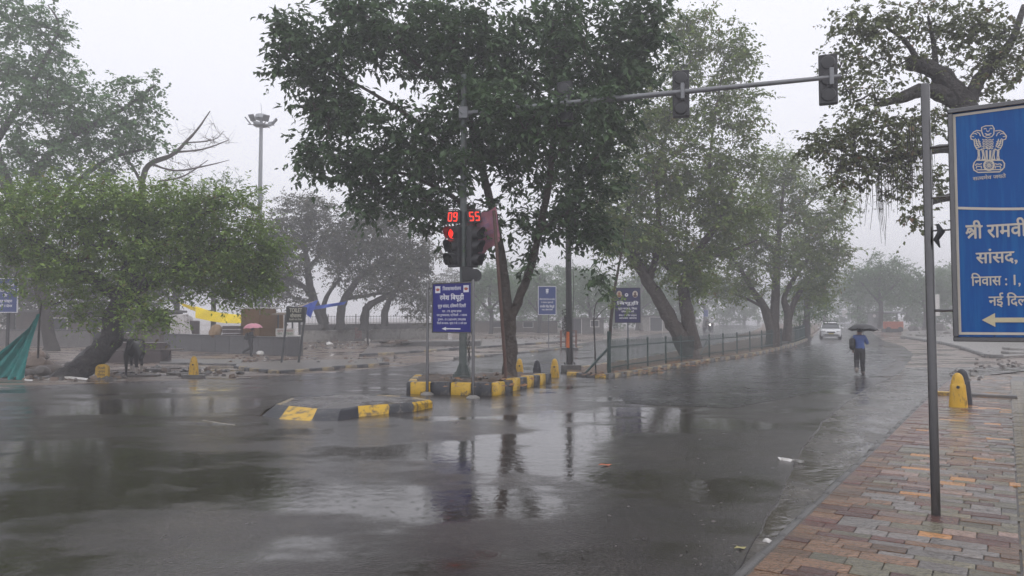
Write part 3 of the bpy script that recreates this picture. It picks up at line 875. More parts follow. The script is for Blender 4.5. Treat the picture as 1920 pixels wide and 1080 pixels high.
# grey trees behind the light wall
Yg = 62
tree('wall_tree', 'grey spreading tree with dark curved trunks behind the blue tarpaulin', Yg,
     [[(607, 612, .38), (598, 585, .34), (588, 560, .32), (580, 530, .3), (575, 490, .24), (570, 440, .14)], [(590, 565, .25), (560, 530, .18), (520, 520, .1)], [(612, 608, .26), (606, 580, .22), (616, 550, .17), (640, 520, .1)], [(578, 500, .15), (620, 460, .1), (650, 420, .05)]],
     [(560, 420, 70, 50, 60), (600, 470, 80, 60, 70), (530, 480, 55, 60, 45), (640, 430, 70, 55, 50), (540, 555, 45, 30, 22), (575, 390, 55, 28, 24)], leaf=.29, per=63, clump_r=1.1, bark=M_bark_dark, leaves=L_grey, seed=21, group='grey trees behind the light wall', twig=.014, base=G(607, 632), depth=.8)
tree('wall_tree', 'grey broad tree with a leaning forked trunk left of the blue sign with two posts', Yg,
     [[(638, 612, .36), (640, 580, .33), (650, 555, .3), (675, 520, .25), (700, 500, .2), (725, 480, .12)], [(648, 560, .2), (680, 555, .16), (720, 550, .1), (760, 560, .05)], [(690, 510, .12), (700, 460, .09), (720, 420, .05)]],
     [(690, 450, 70, 60, 60), (740, 470, 75, 75, 75), (770, 510, 60, 60, 50), (700, 520, 70, 45, 36), (790, 560, 45, 30, 20), (720, 405, 60, 28, 26), (640, 500, 45, 40, 20), (800, 480, 25, 40, 12)], leaf=.29, per=72, clump_r=1.1, bark=M_bark_dark, leaves=L_grey, seed=23, group='grey trees behind the light wall', twig=.014, base=G(638, 632), depth=.8)
tree('wall_tree', 'short dark stump-like tree with level boughs behind the light wall', Yg - 1,
     [[(684, 614, .4), (684, 595, .36), (690, 575, .3), (715, 560, .22), (745, 545, .15), (780, 548, .08)], [(722, 612, .3), (722, 585, .28), (735, 555, .18), (760, 520, .08)]],
     [(750, 560, 60, 22, 20), (800, 600, 22, 20, 12), (740, 530, 50, 25, 16)], leaf=.2, per=28, clump_r=.8, bark=M_bark_dark, leaves=L_grey, seed=25, group='grey trees behind the light wall', twig=.012, base=G(684, 634))

# trees on the median behind the railing
Ym = 39.0
tree('median_tree', 'twin-trunked tree with a thick leaning trunk behind the green railing', Ym,
     [[(1292, 664, .48), (1275, 630, .42), (1256, 598, .38), (1236, 560, .35), (1213, 525, .3), (1190, 480, .24), (1175, 430, .16), (1180, 380, .1)], [(1300, 655, .42), (1292, 610, .36), (1286, 570, .32), (1282, 530, .26), (1310, 470, .2), (1350, 410, .14), (1380, 330, .07)],
      [(1216, 530, .2), (1232, 470, .17), (1235, 400, .14), (1232, 320, .12), (1250, 250, .09), (1265, 150, .05)], [(1284, 540, .16), (1250, 500, .12), (1235, 470, .07)], [(1232, 330, .1), (1210, 270, .07), (1215, 200, .04)], [(1345, 415, .1), (1330, 330, .08), (1340, 220, .06), (1360, 110, .03)], [(1300, 490, .12), (1370, 470, .08), (1420, 450, .04)]],
     [(1180, 430, 65, 60, 46), (1160, 350, 60, 60, 40), (1240, 350, 75, 70, 52), (1320, 330, 80, 80, 56), (1200, 250, 65, 60, 34), (1280, 220, 80, 75, 44), (1370, 200, 60, 70, 34), (1380, 100, 45, 60, 24), (1300, 110, 60, 60, 26), (1290, 510, 50, 50, 40), (1380, 400, 60, 55, 30), (1230, 470, 60, 40, 26), (1290, 45, 60, 30, 16), (1330, 470, 50, 30, 18), (1180, 130, 60, 60, 24), (1330, 400, 60, 40, 24), (1150, 440, 40, 50, 20), (1250, 430, 60, 40, 26), (1120, 400, 40, 40, 14, 2), (1400, 300, 40, 60, 16)],
     leaf=.25, per=81, clump_r=.95, bark=M_bark, leaves=L_olive, seed=31, group='trees on the median', twig=.010, base=G(1294, 668, .1), depth=.8)
tree('median_tree', 'olive multi-stemmed tree where the railing bends right', 52,
     [[(1448, 648, .42), (1444, 610, .36), (1432, 575, .26), (1412, 545, .2), (1395, 515, .14), (1370, 480, .07)], [(1452, 645, .38), (1452, 590, .32), (1455, 540, .27), (1458, 470, .2), (1465, 400, .13), (1470, 340, .06)], [(1475, 640, .32), (1478, 590, .26), (1470, 560, .2), (1490, 520, .14), (1520, 480, .07)], [(1480, 600, .2), (1492, 560, .17), (1515, 530, .12), (1550, 500, .06)], [(1457, 480, .12), (1420, 440, .09), (1400, 380, .05)], [(1462, 430, .1), (1510, 390, .07), (1540, 350, .04)], [(1436, 580, .12), (1400, 560, .08), (1360, 545, .04)]],
     [(1400, 420, 70, 65, 50), (1470, 370, 75, 60, 52), (1540, 400, 65, 65, 48), (1500, 460, 80, 55, 46), (1420, 500, 70, 50, 36), (1550, 480, 50, 50, 30), (1460, 310, 55, 35, 22), (1370, 540, 45, 30, 14), (1530, 540, 45, 40, 24), (1370, 470, 50, 40, 18)],
     leaf=.27, per=90, clump_r=1.1, bark=M_bark, leaves=L_olive, seed=33, group='trees on the median', twig=.012, base=G(1450, 650, .1), depth=.8)
tree('median_tree', 'dark drooping green tree at the far end of the railing', 64,
     [[(1512, 632, .3), (1512, 600, .26), (1514, 560, .2), (1518, 520, .12)]], [(1515, 560, 40, 35, 34), (1500, 590, 30, 20, 16), (1530, 530, 35, 35, 26), (1545, 575, 20, 18, 8)], leaf=.24, per=40, clump_r=.9, bark=M_bark_dark, leaves=L_far, seed=35, group='trees on the median', droop=.9, base=G(1512, 634, .1))
# slender saplings beside the dark pole
tree('sapling', 'slender leaning stem beside the first green fence post', G(1142, 697, .1).y + .4,
     [[(1141, 700, .075), (1143, 640, .065), (1150, 560, .06), (1160, 500, .05), (1168, 460, .035), (1172, 430, .02)]], [(1180, 420, 30, 30, 8)], leaf=.18, per=18, clump_r=.4, bark=M_bark, leaves=L_dark, seed=41, base=G(1141, 702, .1), cat='tree', twig=.006)
tree('sapling', 'thin young sapling with bent twigs right of the orange-stickered pole', G(1115, 703, .1).y + .6,
     [[(1117, 700, .03), (1115, 640, .026), (1114, 590, .022), (1122, 562, .014), (1150, 545, .006)], [(1115, 600, .015), (1135, 578, .01), (1155, 572, .006)]], [(1150, 560, 24, 14, 6), (1140, 535, 16, 20, 4), (1175, 590, 16, 14, 4)], leaf=.11, per=16, clump_r=.28, bark=M_bark_dark, leaves=L_green, seed=43, base=G(1117, 702, .1), cat='tree', twig=.004)
# peepal on the right, its trunk out of frame behind the tall sign
Yp = 20.0
tree('peepal_tree', 'grey-green peepal tree with thick sawn-off boughs above the tall blue sign', Yp,
     [[(2030, 740, .6), (1990, 640, .52), (1930, 520, .46), (1880, 400, .42), (1840, 290, .38), (1806, 200, .32), (1785, 165, .27), (1755, 135, .22), (1725, 122, .2), (1702, 118, .17)],
      [(1800, 195, .26), (1765, 176, .22), (1725, 170, .18), (1685, 185, .14), (1640, 198, .05)], [(1812, 205, .22), (1835, 150, .17), (1870, 112, .14), (1900, 70, .1), (1920, 10, .06)],
      [(1850, 320, .2), (1790, 280, .14), (1730, 285, .1), (1660, 300, .07), (1590, 290, .04)], [(1725, 122, .09), (1700, 80, .06), (1660, 50, .03)], [(1755, 135, .08), (1750, 80, .06), (1740, 30, .03)], [(1870, 390, .15), (1780, 370, .1), (1730, 390, .06)]],
     [(1610, 45, 60, 45, 34), (1590, 130, 40, 50, 22), (1660, 120, 65, 50, 30), (1690, 40, 60, 40, 26), (1770, 50, 70, 50, 36), (1850, 60, 70, 60, 40), (1910, 100, 60, 70, 36), (1620, 250, 75, 40, 36), (1560, 265, 50, 30, 18), (1700, 250, 65, 45, 30), (1640, 300, 70, 35, 30), (1720, 330, 50, 40, 22), (1590, 330, 40, 30, 12), (1740, 220, 60, 30, 18), (1730, 410, 28, 20, 8), (1860, 150, 60, 40, 18), (1680, 370, 40, 26, 8), (1535, 270, 35, 30, 14), (1565, 325, 40, 30, 14), (1620, 195, 60, 30, 16), (1690, 300, 50, 30, 14), (1790, 120, 50, 40, 14)],
     leaf=.13, per=27, clump_r=.52, bark=M_bark_dark, leaves=L_peepal, seed=51, ratio=.72, droop=.5, twig=.007, base=G(2030, 742), depth=.9)
# far trees
def far_tree(label, px, base_py, top_py, w, Y, seed, lm=L_far, n=110, name='far_tree', group='trees fading into the haze', leaf=.3, bark=None, low=.2, per=80):
    h = base_py - top_py
    tree(name, label, Y, [[(px, base_py, .3), (px + 2, base_py - h * .25, .26), (px - 3, base_py - h * .5, .2), (px + 3, base_py - h * .8, .08)], [(px, base_py - h * .3, .16), (px - w * .3, base_py - h * .6, .08)], [(px, base_py - h * .35, .16), (px + w * .3, base_py - h * .62, .08)]],
         [(px - w * .25, base_py - h * .55, w * .3, h * (.5 - low), n // 3), (px + w * .25, base_py - h * .58, w * .3, h * (.5 - low), n // 3), (px, base_py - h * .74, w * .32, h * .26, n // 3)],
         leaf=leaf, per=per, clump_r=1.0, bark=bark or M_bark_dark, leaves=lm, seed=seed, group=group, twig=.014, depth=.9, base=Vector((P(px, 600, Y).x, Y, gz(Y))), nseg=6)
far_tree('hazy round green tree behind the far right stall', 1650, 612, 468, 130, 88, 61)
far_tree('hazy green tree partly behind the steel sign post', 1735, 612, 500, 110, 92, 62)
far_tree('hazy low tree right of the white notice board', 1610, 606, 505, 90, 120, 63)
far_tree('pale green tree behind the dark forked trunk', 920, 630, 485, 130, 84, 64, lm=L_pale)
far_tree('pale green tree behind the small blue emblem sign', 1010, 628, 490, 120, 88, 65, lm=L_pale)
far_tree('pale green tree behind the thin sapling', 1105, 622, 505, 120, 92, 66, lm=L_pale)
far_tree('faint grey-green tree left of the leaning median trunk', 1200, 615, 520, 110, 105, 67)
far_tree('faint tree behind the far blue bus sign', 1320, 612, 500, 110, 125, 68)
far_tree('faint tree beyond the straight carriageway', 1395, 606, 515, 90, 165, 69)
far_tree('faint tree above the white car', 1545, 606, 500, 110, 135, 70)
far_tree('faint tree between the railing end and the white car', 1490, 604, 520, 90, 175, 71)
far_tree('faint tree beyond the end of the light wall', 850, 626, 500, 110, 98, 72, lm=L_grey)
far_tree('grey tree at the left edge behind the blue board', 20, 640, 430, 200, 62, 73, lm=L_grey)
far_tree('grey tree behind the stalls under the leaning tree', 330, 636, 420, 220, 66, 74, lm=L_grey)
far_tree('grey tree behind the floodlight mast', 490, 632, 430, 130, 72, 75, lm=L_grey)
far_tree('hazy tree beyond the right pavement', 1860, 618, 480, 140, 80, 76)
far_tree('hazy tree at the right edge beyond the tall sign', 1990, 618, 430, 180, 70, 77)
tree('far_bare_tree', 'faint leafless tree behind the dark blue portrait board', 100, [[(1195, 616, .25), (1197, 570, .2), (1205, 530, .12), (1210, 505, .04)], [(1198, 560, .12), (1175, 530, .05)], [(1200, 550, .12), (1228, 525, .05)]],
     [(1200, 530, 50, 25, 16)], per=0, clump_r=1.6, bark=M_bark_grey, seed=81, twig=.02, base=Vector((P(1195, 600, 100).x, 100, gz(100))), bare=3, nseg=6)

# far-off woods that read as one mass
def wood(label, spans, seed, lm, leaf=.62, per=45):
    R = np.random.default_rng(seed); C = []
    for px0, px1, top0, top1, Y, n_ in spans:
        for _ in range(n_):
            u_ = R.random(); px = px0 + (px1 - px0) * u_; top = top0 + (top1 - top0) * u_ + 16 * math.sin(px * .045) + 9 * math.sin(px * .11 + 1)
            y = Y + R.uniform(-4, 6); py = top + (606 - top) * R.random() ** 1.2
            q = P(px, py, y); C.append((q.x, q.y, max(q.z, gz(y) + .3)))
    me = leaves_mesh('wood', C, per, 1.3, leaf, seed, .3)
    tag(link('distant_wood', me, lm), label, kind='stuff')
wood('hazy green wood beyond the left carriageway', [(860, 1300, 510, 530, 118, 620), (1290, 1420, 530, 560, 150, 150)], 5, L_far)
wood('hazy wood beyond the bend of the right carriageway', [(1440, 1640, 545, 535, 165, 220), (1600, 1960, 525, 500, 118, 520)], 6, L_far)
wood('grey thicket behind the stalls and the panelled wall', [(-80, 300, 520, 520, 72, 400)], 7, L_grey, leaf=.35)
# ------------------------------------------------------------------ lettering (Devanagari set glyph by glyph, shaped by hand)
_tc = {}
def text_mesh(s, bold=0.0):
    k = (s, bold)
    if k not in _tc:
        c = bpy.data.curves.new('lettering', 'FONT'); c.body = s; c.size = 1.0; c.resolution_u = 4
        o = bpy.data.objects.new('lettering', c); COL.objects.link(o)
        bpy.context.view_layer.update()
        me = bpy.data.meshes.new_from_object(o.evaluated_get(bpy.context.evaluated_depsgraph_get()))
        bpy.data.objects.remove(o); bpy.data.curves.remove(c)
        v = np.zeros(len(me.vertices) * 3); me.vertices.foreach_get('co', v); v = v.reshape(-1, 3)
        f = [tuple(p.vertices) for p in me.polygons]
        bpy.data.meshes.remove(me)
        _tc[k] = (v, f)
    return _tc[k]
def advance(s):
    a = text_mesh(s + 'न')[0][:, 0].max(); b_ = text_mesh('न')[0][:, 0].max()
    return float(a - b_)
def stroke(pts, w, closed=False):
    """flat ribbon along 2-D points"""
    pts = [Vector((p[0], p[1])) for p in pts]
    n = len(pts); vs, fs = [], []
    for i, p in enumerate(pts):
        a = pts[(i - 1) % n] if (closed or i > 0) else p
        c = pts[(i + 1) % n] if (closed or i < n - 1) else p
        d = (c - a); d = d.normalized() if d.length > 1e-9 else Vector((1, 0))
        nn = Vector((-d.y, d.x)) * w / 2
        vs += [p + nn, p - nn]
    for i in range(n if closed else n - 1):
        j = (i + 1) % n
        fs.append((2*i, 2*i+1, 2*j+1, 2*j))
    return [(v.x, v.y, 0) for v in vs], fs
def word(s, bold=0.012):
    """visual-order text; {x} = half form, ^ = reph on the letter before, § = the conjunct shra. Returns verts, faces, width (size 1)"""
    V, F, pen = [], [], 0.0
    def put(v, f, x):
        o = len(V); V.extend([(p[0] + x, p[1]) for p in v]); F.extend([tuple(i + o for i in q) for q in f])
    run = ''
    def flush():
        nonlocal run, pen
        if run:
            v, f = text_mesh(run, bold)
            if len(v): put(v, f, pen)
            pen += advance(run); run = ''
    i = 0
    while i < len(s):
        ch = s[i]
        if ch == '{':
            flush(); g_ = s[i+1]; i += 3
            v, f = text_mesh(g_, bold); a = advance(g_); clip = a - 0.135
            bm = bmesh.new(); vv = [bm.verts.new((p[0], p[1], 0)) for p in v]
            for q in f:
                try: bm.faces.new([vv[k] for k in q])
                except Exception: pass
            bmesh.ops.bisect_plane(bm, geom=bm.verts[:] + bm.edges[:] + bm.faces[:], plane_co=(clip, 0, 0), plane_no=(1, 0, 0), clear_outer=True)
            bm.verts.index_update()
            put([(q.co.x, q.co.y) for q in bm.verts], [tuple(x.index for x in q.verts) for q in bm.faces], pen)
            bm.free(); pen += clip + 0.0
            continue
        if ch == '^':
            flush()
            v, f = stroke([(-.14, .66), (-.12, .78), (-.04, .84), (.03, .80), (.02, .74)], .06); put(v, f, pen); i += 1; continue
        if ch == '§':
            flush()
            for pts in ([(.0, .625), (.66, .625)], [(.52, .66), (.52, 0)], [(.36, .40), (.26, .50), (.13, .49), (.10, .38), (.18, .31), (.27, .36), (.31, .43), (.38, .38), (.52, .38)], [(.52, .30), (.34, .22), (.12, .04)], [(.08, .34), (.02, .26)]):
                v, f = stroke(pts, .085); put(v, f, pen)
            pen += .64; i += 1; continue
        run += ch; i += 1
    flush()
    return V, F, pen
def letter(mb, s, x, z, h, align='l', bold=0.012, mi=0, y=-0.004, width=None):
    """h: height of the body of the letters (head line to foot) in metres"""
    V, F, w = word(s, bold)
    k = h / 0.64; kx = k if width is None else width / w
    x0 = x - (w * kx / 2 if align == 'c' else w * kx if align == 'r' else 0)
    for q, (dx, dz) in enumerate(((0, 0), (-bold, bold * .5), (bold, bold * .5), (0, -bold * .8))):     # thickened stroke
        mb.add([(x0 + (p[0] + dx) * kx, y - .0003 * q, z + (p[1] + dz) * k) for p in V], F, mi)
def line(s, x, z, h, align='l', bold=0.012, y=-0.004, width=None, build=None):
    """one object for each word of a line"""
    w = word(s, bold)[2]; k = h / 0.64; kx = k if width is None else width / w
    x0 = x - (w * kx / 2 if align == 'c' else w * kx if align == 'r' else 0)
    done = ''
    for wd in s.split(' '):
        if wd:
            m2 = MB(); a = advance_of(done, bold); letter(m2, wd, x0 + a * kx, z, h, 'l', bold, y=y, width=word(wd, bold)[2] * kx)
            if m2.v: m2.build('lettering', build[0], build[1])
        done += wd + ' '
def advance_of(s, bold):
    return word(s, bold)[2] if s.strip() else 0.0
def frame_bars(mb, x0, z0, x1, z1, t, y=0.0, d=0.03, mi=0):
    mb.box(((x0+x1)/2, y, z1 - t/2), (x1-x0, d, t), bev=.006, mi=mi); mb.box(((x0+x1)/2, y, z0 + t/2), (x1-x0, d, t), bev=.006, mi=mi)
    mb.box((x0 + t/2, y, (z0+z1)/2), (t, d*1.04, z1-z0-2*t+.002), bev=.006, mi=mi); mb.box((x1 - t/2, y, (z0+z1)/2), (t, d*1.04, z1-z0-2*t+.002), bev=.006, mi=mi)
def flat(mb, pts, y=-.003, mi=0):
    mb.add([(p[0], y, p[1]) for p in pts], [tuple(range(len(pts)))], mi)
def line_pts(pts, w, mb, y=-.003, closed=False, mi=0):
    v, f = stroke(pts, w, closed); mb.add([(p[0], y, p[1]) for p in v], f, mi)

M_blue = mat('sign_blue', (0.002, 0.080, 0.31), 0.35, 0.1, 3, 0.02, 60, spec=.25, wear=(0.008, 0.115, 0.36), wear_amt=.55, wear_scale=13, streak=.06)
M_navy = mat('sign_navy', (0.014, 0.016, 0.20), 0.35, 0.08, 3, spec=.25)
M_cream = mat('sign_letters', (0.56, 0.52, 0.45), 0.4, 0.1, 8)
M_lwhite = mat('sign_white', (0.74, 0.74, 0.78), 0.4, 0.05, 8)
M_back = mat('sign_back', (0.12, 0.12, 0.125), 0.5, 0.2, 6, metal=.4)
M_gold = mat('sign_arrow', (0.56, 0.50, 0.33), 0.4, 0.1, 8)

def plane_local(org, ax, px, py):
    """pixel -> (x, z) on a vertical board through org along ax"""
    d = ray(px, py); n = Vector((-ax.y, ax.x, 0))
    t = (org - Vector((0, 0, CAMH))).dot(n) / d.dot(n)
    q = Vector((0, 0, CAMH)) + d * t - org
    return (q.x * ax.x + q.y * ax.y, q.z)

# ---- tall blue sign on the right pavement
SB = G(1755, 966, PH)
AX = PV.copy()
big = thing('direction_sign', 'tall blue sign with lion emblem on a steel post at the right edge', 'sign', SB, math.atan2(AX.y, AX.x))
L_ = lambda px, py: plane_local(SB, AX, px, py)
toppole = L_(1742, 155)[1]
mb = MB().tube([(0, 0, -.1), (0, 0, toppole - .03), (0, 0, toppole - .005)], [.0375, .0375, .03], 20)
mb.build('post', M_steel, big, smooth=40)
x0, zt = L_(1776, 206); _, zb = L_(1776, 640)
bw = 1.55
mb = MB().tube([(x0 + bw + x0, 0, -.1), (x0 + bw + x0, 0, toppole - .03), (x0 + bw + x0, 0, toppole - .005)], [.0375, .0375, .03], 20)
mb.build('post', M_steel, big, smooth=40)
MB().box((x0 + bw/2, .012, (zt+zb)/2), (bw - .05, .02, zt - zb - .05)).build('panel', M_blue, big)
MB().box((x0 + bw/2, .03, (zt+zb)/2), (bw - .06, .012, zt - zb - .06)).build('panel_back', M_back, big)
mb = MB(); frame_bars(mb, x0, zb, x0 + bw, zt, .042, d=.05); mb.build('frame', M_steel, big, smooth=40)
for py in (275, 370, 432, 582):
    z = L_(1760, py)[1]
    MB().tube([(.03, 0, z), (x0 + .01, 0, z)], .013 if py in (275, 582) else .008, 8).build('bracket', M_steel, big, smooth=40)
    MB().tube([(x0 + bw - .01, 0, z), (x0 + bw + x0 - .03, 0, z)], .013, 8).build('bracket', M_steel, big, smooth=40)
def crop(sc, ox, oy):
    return lambda x, y: L_(x / sc + ox, y / sc + oy)
c5 = crop(4.906, 1760, 180)
FY = -.0015
mb = MB()
xl, _z = c5(150, 500); zt2 = c5(150, 180)[1]; zb2 = L_(1795, 625)[1]
bt = .022
line_pts([(xl, zb2), (xl, zt2)], bt, mb, FY); line_pts([(xl - bt/2, zt2), (x0 + bw - (xl - x0), zt2)], bt, mb, FY - .0004)
line_pts([(x0 + bw - (xl - x0), zb2), (x0 + bw - (xl - x0), zt2)], bt, mb, FY - .0008); line_pts([(xl - bt/2, zb2), (x0 + bw - (xl - x0) + bt/2, zb2)], bt, mb, FY - .0012)
za = c5(170, 1030)[1]
xr = x0 + bw - (xl - x0)
line_pts([(xl + (xr - xl) * t, za - .055 * math.sin(math.pi * t)) for t in [i / 14 for i in range(15)]], bt, mb, FY - .0016)
mb.build('border', M_cream, big)
mb = MB()
def l_line(s, px, py_head, py_foot, bold=.02, mi=0, kx=1.0):
    a = L_(px, py_head); b_ = L_(px, py_foot)
    V, F, w = word(s, bold); h = a[1] - b_[1]
    line(s, a[0], b_[1], h, bold=bold, y=FY - .002, width=w * h / .64 * kx, build=(M_cream, big))
l_line('§ी रामवीर', 1811, 424, 448, .022, kx=.76)
l_line('सांसद,', 1830, 474, 494, .022, kx=.88)
l_line('िनवास : 1,', 1821, 519, 536, .02, kx=.76)
l_line('नई िद{ल}ली', 1854, 556, 573, .02, kx=.8)
mb = MB()
za_, zb_ = L_(1866, 587)[1], L_(1866, 613)[1]; xa, xb = L_(1841, 600)[0], L_(1866, 600)[0]; zm = (za_ + zb_) / 2
flat(mb, [(xa, zm), (xb, zb_), (xb, za_)], FY - .002); flat(mb, [(xb, zm - .02), (xb + .75, zm - .02), (xb + .75, zm + .02), (xb, zm + .02)], FY - .002)
mb.build('arrow', M_gold, big)
# lion capital drawn with strokes
mb = MB()
E5 = lambda pts: [c5(*p) for p in pts]
sw = .0085
def es(pts, w=1.0, closed=False): line_pts(E5(pts), sw * w, mb, FY - .002 - 1e-5 * len(mb.f), closed)
def flip(pts): return [(916 - x, y) for x, y in pts]
es([(395, 290), (430, 276), (495, 273), (510, 300), (508, 350), (490, 374), (452, 386), (412, 370), (396, 330)], 1, True)
es([(415, 305), (432, 298), (440, 308)], .9); es([(468, 308), (478, 297), (494, 303)], .9); es([(440, 318), (452, 330), (468, 318)], .9); es([(425, 345), (452, 356), (485, 344)], 1); es([(432, 362), (475, 360)], .8)
for q in (lambda p: p, flip):
    es(q([(396, 322), (352, 317), (322, 332), (292, 370), (300, 398), (326, 406), (340, 392)])); es(q([(318, 350), (338, 345), (352, 356)]), .8); es(q([(300, 372), (325, 376)]), .8); es(q([(350, 330), (375, 345), (385, 370)]), .8)
    es(q([(326, 406), (332, 452), (350, 488), (376, 500), (402, 486)])); es(q([(345, 400), (352, 440), (372, 470)]), .9); es(q([(365, 395), (372, 430), (390, 462)]), .9)
    for k in range(4): es(q([(335 + 4 * k, 412 + 20 * k), (352 + 5 * k, 424 + 18 * k), (366 + 6 * k, 410 + 18 * k), (384 + 3 * k, 424 + 16 * k)]), .8)
    es(q([(362, 500), (366, 545), (360, 580)]), 1); es(q([(374, 500), (376, 545), (380, 578)]), .8); es(q([(398, 492), (408, 540), (402, 582)]), 1); es(q([(412, 494), (418, 540), (424, 582)]), .8); es(q([(436, 500), (438, 545), (434, 588)]), 1); es(q([(446, 500), (448, 588)]), .8)
    es(q([(352, 582), (382, 580)]), 1.4); es(q([(394, 586), (428, 586)]), 1.6)
    es(q([(335, 640), (352, 625), (378, 630), (398, 622)]), 1.1); es(q([(345, 668), (352, 645), (372, 650), (390, 645), (395, 668)]), 1.0)
for k in range(6):
    es([(402 + (k % 2) * 4, 398 + 16 * k), (418, 408 + 16 * k), (434, 398 + 16 * k), (452, 410 + 16 * k), (470, 398 + 16 * k), (488, 408 + 16 * k), (506 - (k % 2) * 4, 398 + 16 * k)], .9)
es([(452, 492), (440, 470)], .8); es([(464, 492), (476, 470)], .8)
es([(345, 592), (585, 592), (606, 622), (602, 658), (582, 680), (562, 698), (362, 704), (326, 682), (318, 650), (325, 618)], 1.2, True)
es([(348, 680), (580, 678)], 1.1)
for rr in (49, 40, 9): es([(463 + rr * math.cos(a * math.pi / 10), 638 + rr * math.sin(a * math.pi / 10)) for a in range(20)], .9, True)
for a in range(12): es([(463 + 9 * math.cos(a * math.pi / 6), 638 + 9 * math.sin(a * math.pi / 6)), (463 + 38 * math.cos(a * math.pi / 6), 638 + 38 * math.sin(a * math.pi / 6))], .55)
mb.build('emblem', M_cream, big)
mb = MB()
a1, a2 = c5(314, 748), c5(314, 778); wtot = c5(618, 745)[0] - a1[0]
letter(mb, 'स{त}यमेव जयते', a1[0], a2[1], a1[1] - a2[1], bold=.014, y=FY - .002, width=wtot)
mb.build('motto', M_cream, big)
mb = MB()
for px, py in [(1783, 215), (1783, 275), (1784, 335), (1784, 395), (1786, 470), (1787, 518), (1788, 570), (1865, 630)]:
    q = L_(px, py); MB().sphere((q[0], -.003, q[1]), .006, 6).build('rivet', M_steel, big)
q = L_(1759, 440)
rg = MB().tube([(q[0], -.045, q[1] + .09), (q[0] + .02, -.05, q[1] + .02), (q[0] - .01, -.045, q[1] - .05), (q[0] + .015, -.05, q[1] - .12)], [.012, .034, .03, .006], 7, jit=.3, rng=random.Random(1))
rag = rg.build('wet_rag', M_dark, None, smooth=60, loc=SB, rz=math.atan2(AX.y, AX.x)); tag(rag, 'small black rag caught on the steel sign post', 'rag')

# ---- navy sign with two steel posts on the island
NBs = G(801, 742); NB2 = G(887, 749)
ax2 = (NB2 - NBs); ax2.z = 0; W2 = ax2.length; ax2.normalize()
ns = thing('direction_sign', 'navy sign with white lettering between two steel posts below the signal', 'sign', NBs, math.atan2(ax2.y, ax2.x))
L2 = lambda px, py: plane_local(NBs, ax2, px, py)
for k, (px, py) in enumerate([(806, 525), (891, 524)]):
    x, z = L2(px, py); xx = 0 if k == 0 else W2
    MB().tube([(xx, 0, -.15), (xx, 0, z - .02), (xx, 0, z)], [.036, .036, .024], 14).build('post', M_steel, ns, smooth=40)
    MB().lathe([(.18, -.03), (.16, .05), (.09, .09), (.04, .1)], 12, (xx, 0, 0)).build('footing', M_concrete, ns, smooth=40)
nx0, nzt = L2(810, 531); nx1, nzb = L2(885, 625)
nx0 += .01
MB().box(((nx0+nx1)/2, .01, (nzt+nzb)/2), (nx1-nx0-.03, .02, nzt-nzb-.03)).build('panel', M_navy, ns)
mb = MB(); frame_bars(mb, nx0, nzb, nx1, nzt, .03, d=.04); mb.build('frame', M_steel, ns, smooth=40)
for py in (541, 607):
    z = L2(805, py)[1]
    MB().tube([(.02, 0, z), (nx0 + .005, 0, z)], .016, 8).build('bracket', M_steel, ns); MB().tube([(nx1 - .005, 0, z), (W2 - .02, 0, z)], .016, 8).build('bracket', M_steel, ns)
mb = MB(); nw = nx1 - nx0; nh = nzt - nzb; cxn = (nx0 + nx1) / 2
for s, fz, hh, ww, bo in [('िनवास/काय^ालय', .845, .062, .46, .02), ('रमेश िबधूड़ी', .655, .088, .60, .03), ('पूर्व सांसद, दि{क}षणी िद{ल}ली', .505, .055, .70, .02), ('पता : 179, सुनपत हाउस', .412, .036, .48, .018), ('गांव तुगलकाबाद, नई िद{ल}ली - 110044', .335, .036, .76, .018), ('दूरभाष :- 011-26054499, 29965888', .25, .036, .70, .018), ('िमलने का समय:- प्रातः 9 से 11 बजे तक', .175, .036, .74, .018)]:
    line(s, cxn, nzb + nh * fz, nh * hh, 'c', bo, y=-.002, width=nw * ww, build=(M_lwhite, ns))
za = nzb + nh * .085
flat(mb, [(nx0 + nw * .25, za), (nx0 + nw * .36, za - nh * .035), (nx0 + nw * .36, za + nh * .035)], -.002); flat(mb, [(nx0 + nw * .36, za - nh * .012), (nx0 + nw * .72, za - nh * .012), (nx0 + nw * .72, za + nh * .012), (nx0 + nw * .36, za + nh * .012)], -.002)
mb.build('arrow', M_lwhite, ns)
M_lotus = mat('lotus_print', (0.38, 0.06, 0.03), .5, .1, 9)
for fx in (.145, .855):
    cx_, cz_ = nx0 + nw * fx, nzb + nh * .865; hw = nw * .065
    mb = MB(); flat(mb, [(cx_ - hw, cz_ - hw), (cx_ + hw, cz_ - hw), (cx_ + hw, cz_ + hw), (cx_ - hw, cz_ + hw)], -.002)
    pl = mb.build('emblem_square', M_lwhite, ns)
    mb = MB()
    for a in (-50, -25, 0, 25, 50):
        t = math.radians(a); dx, dz = math.sin(t), math.cos(t)
        b0 = Vector((cx_, cz_ - hw * .5)); tip = b0 + Vector((dx, dz)) * hw * 1.15; md = b0 + Vector((dx, dz)) * hw * .6; sd = Vector((dz, -dx)) * hw * .2
        flat(mb, [tuple(b0), tuple(md + sd), tuple(tip), tuple(md - sd)], -.003 - a * 1e-6)
    mb.build('lotus', M_lotus, pl)

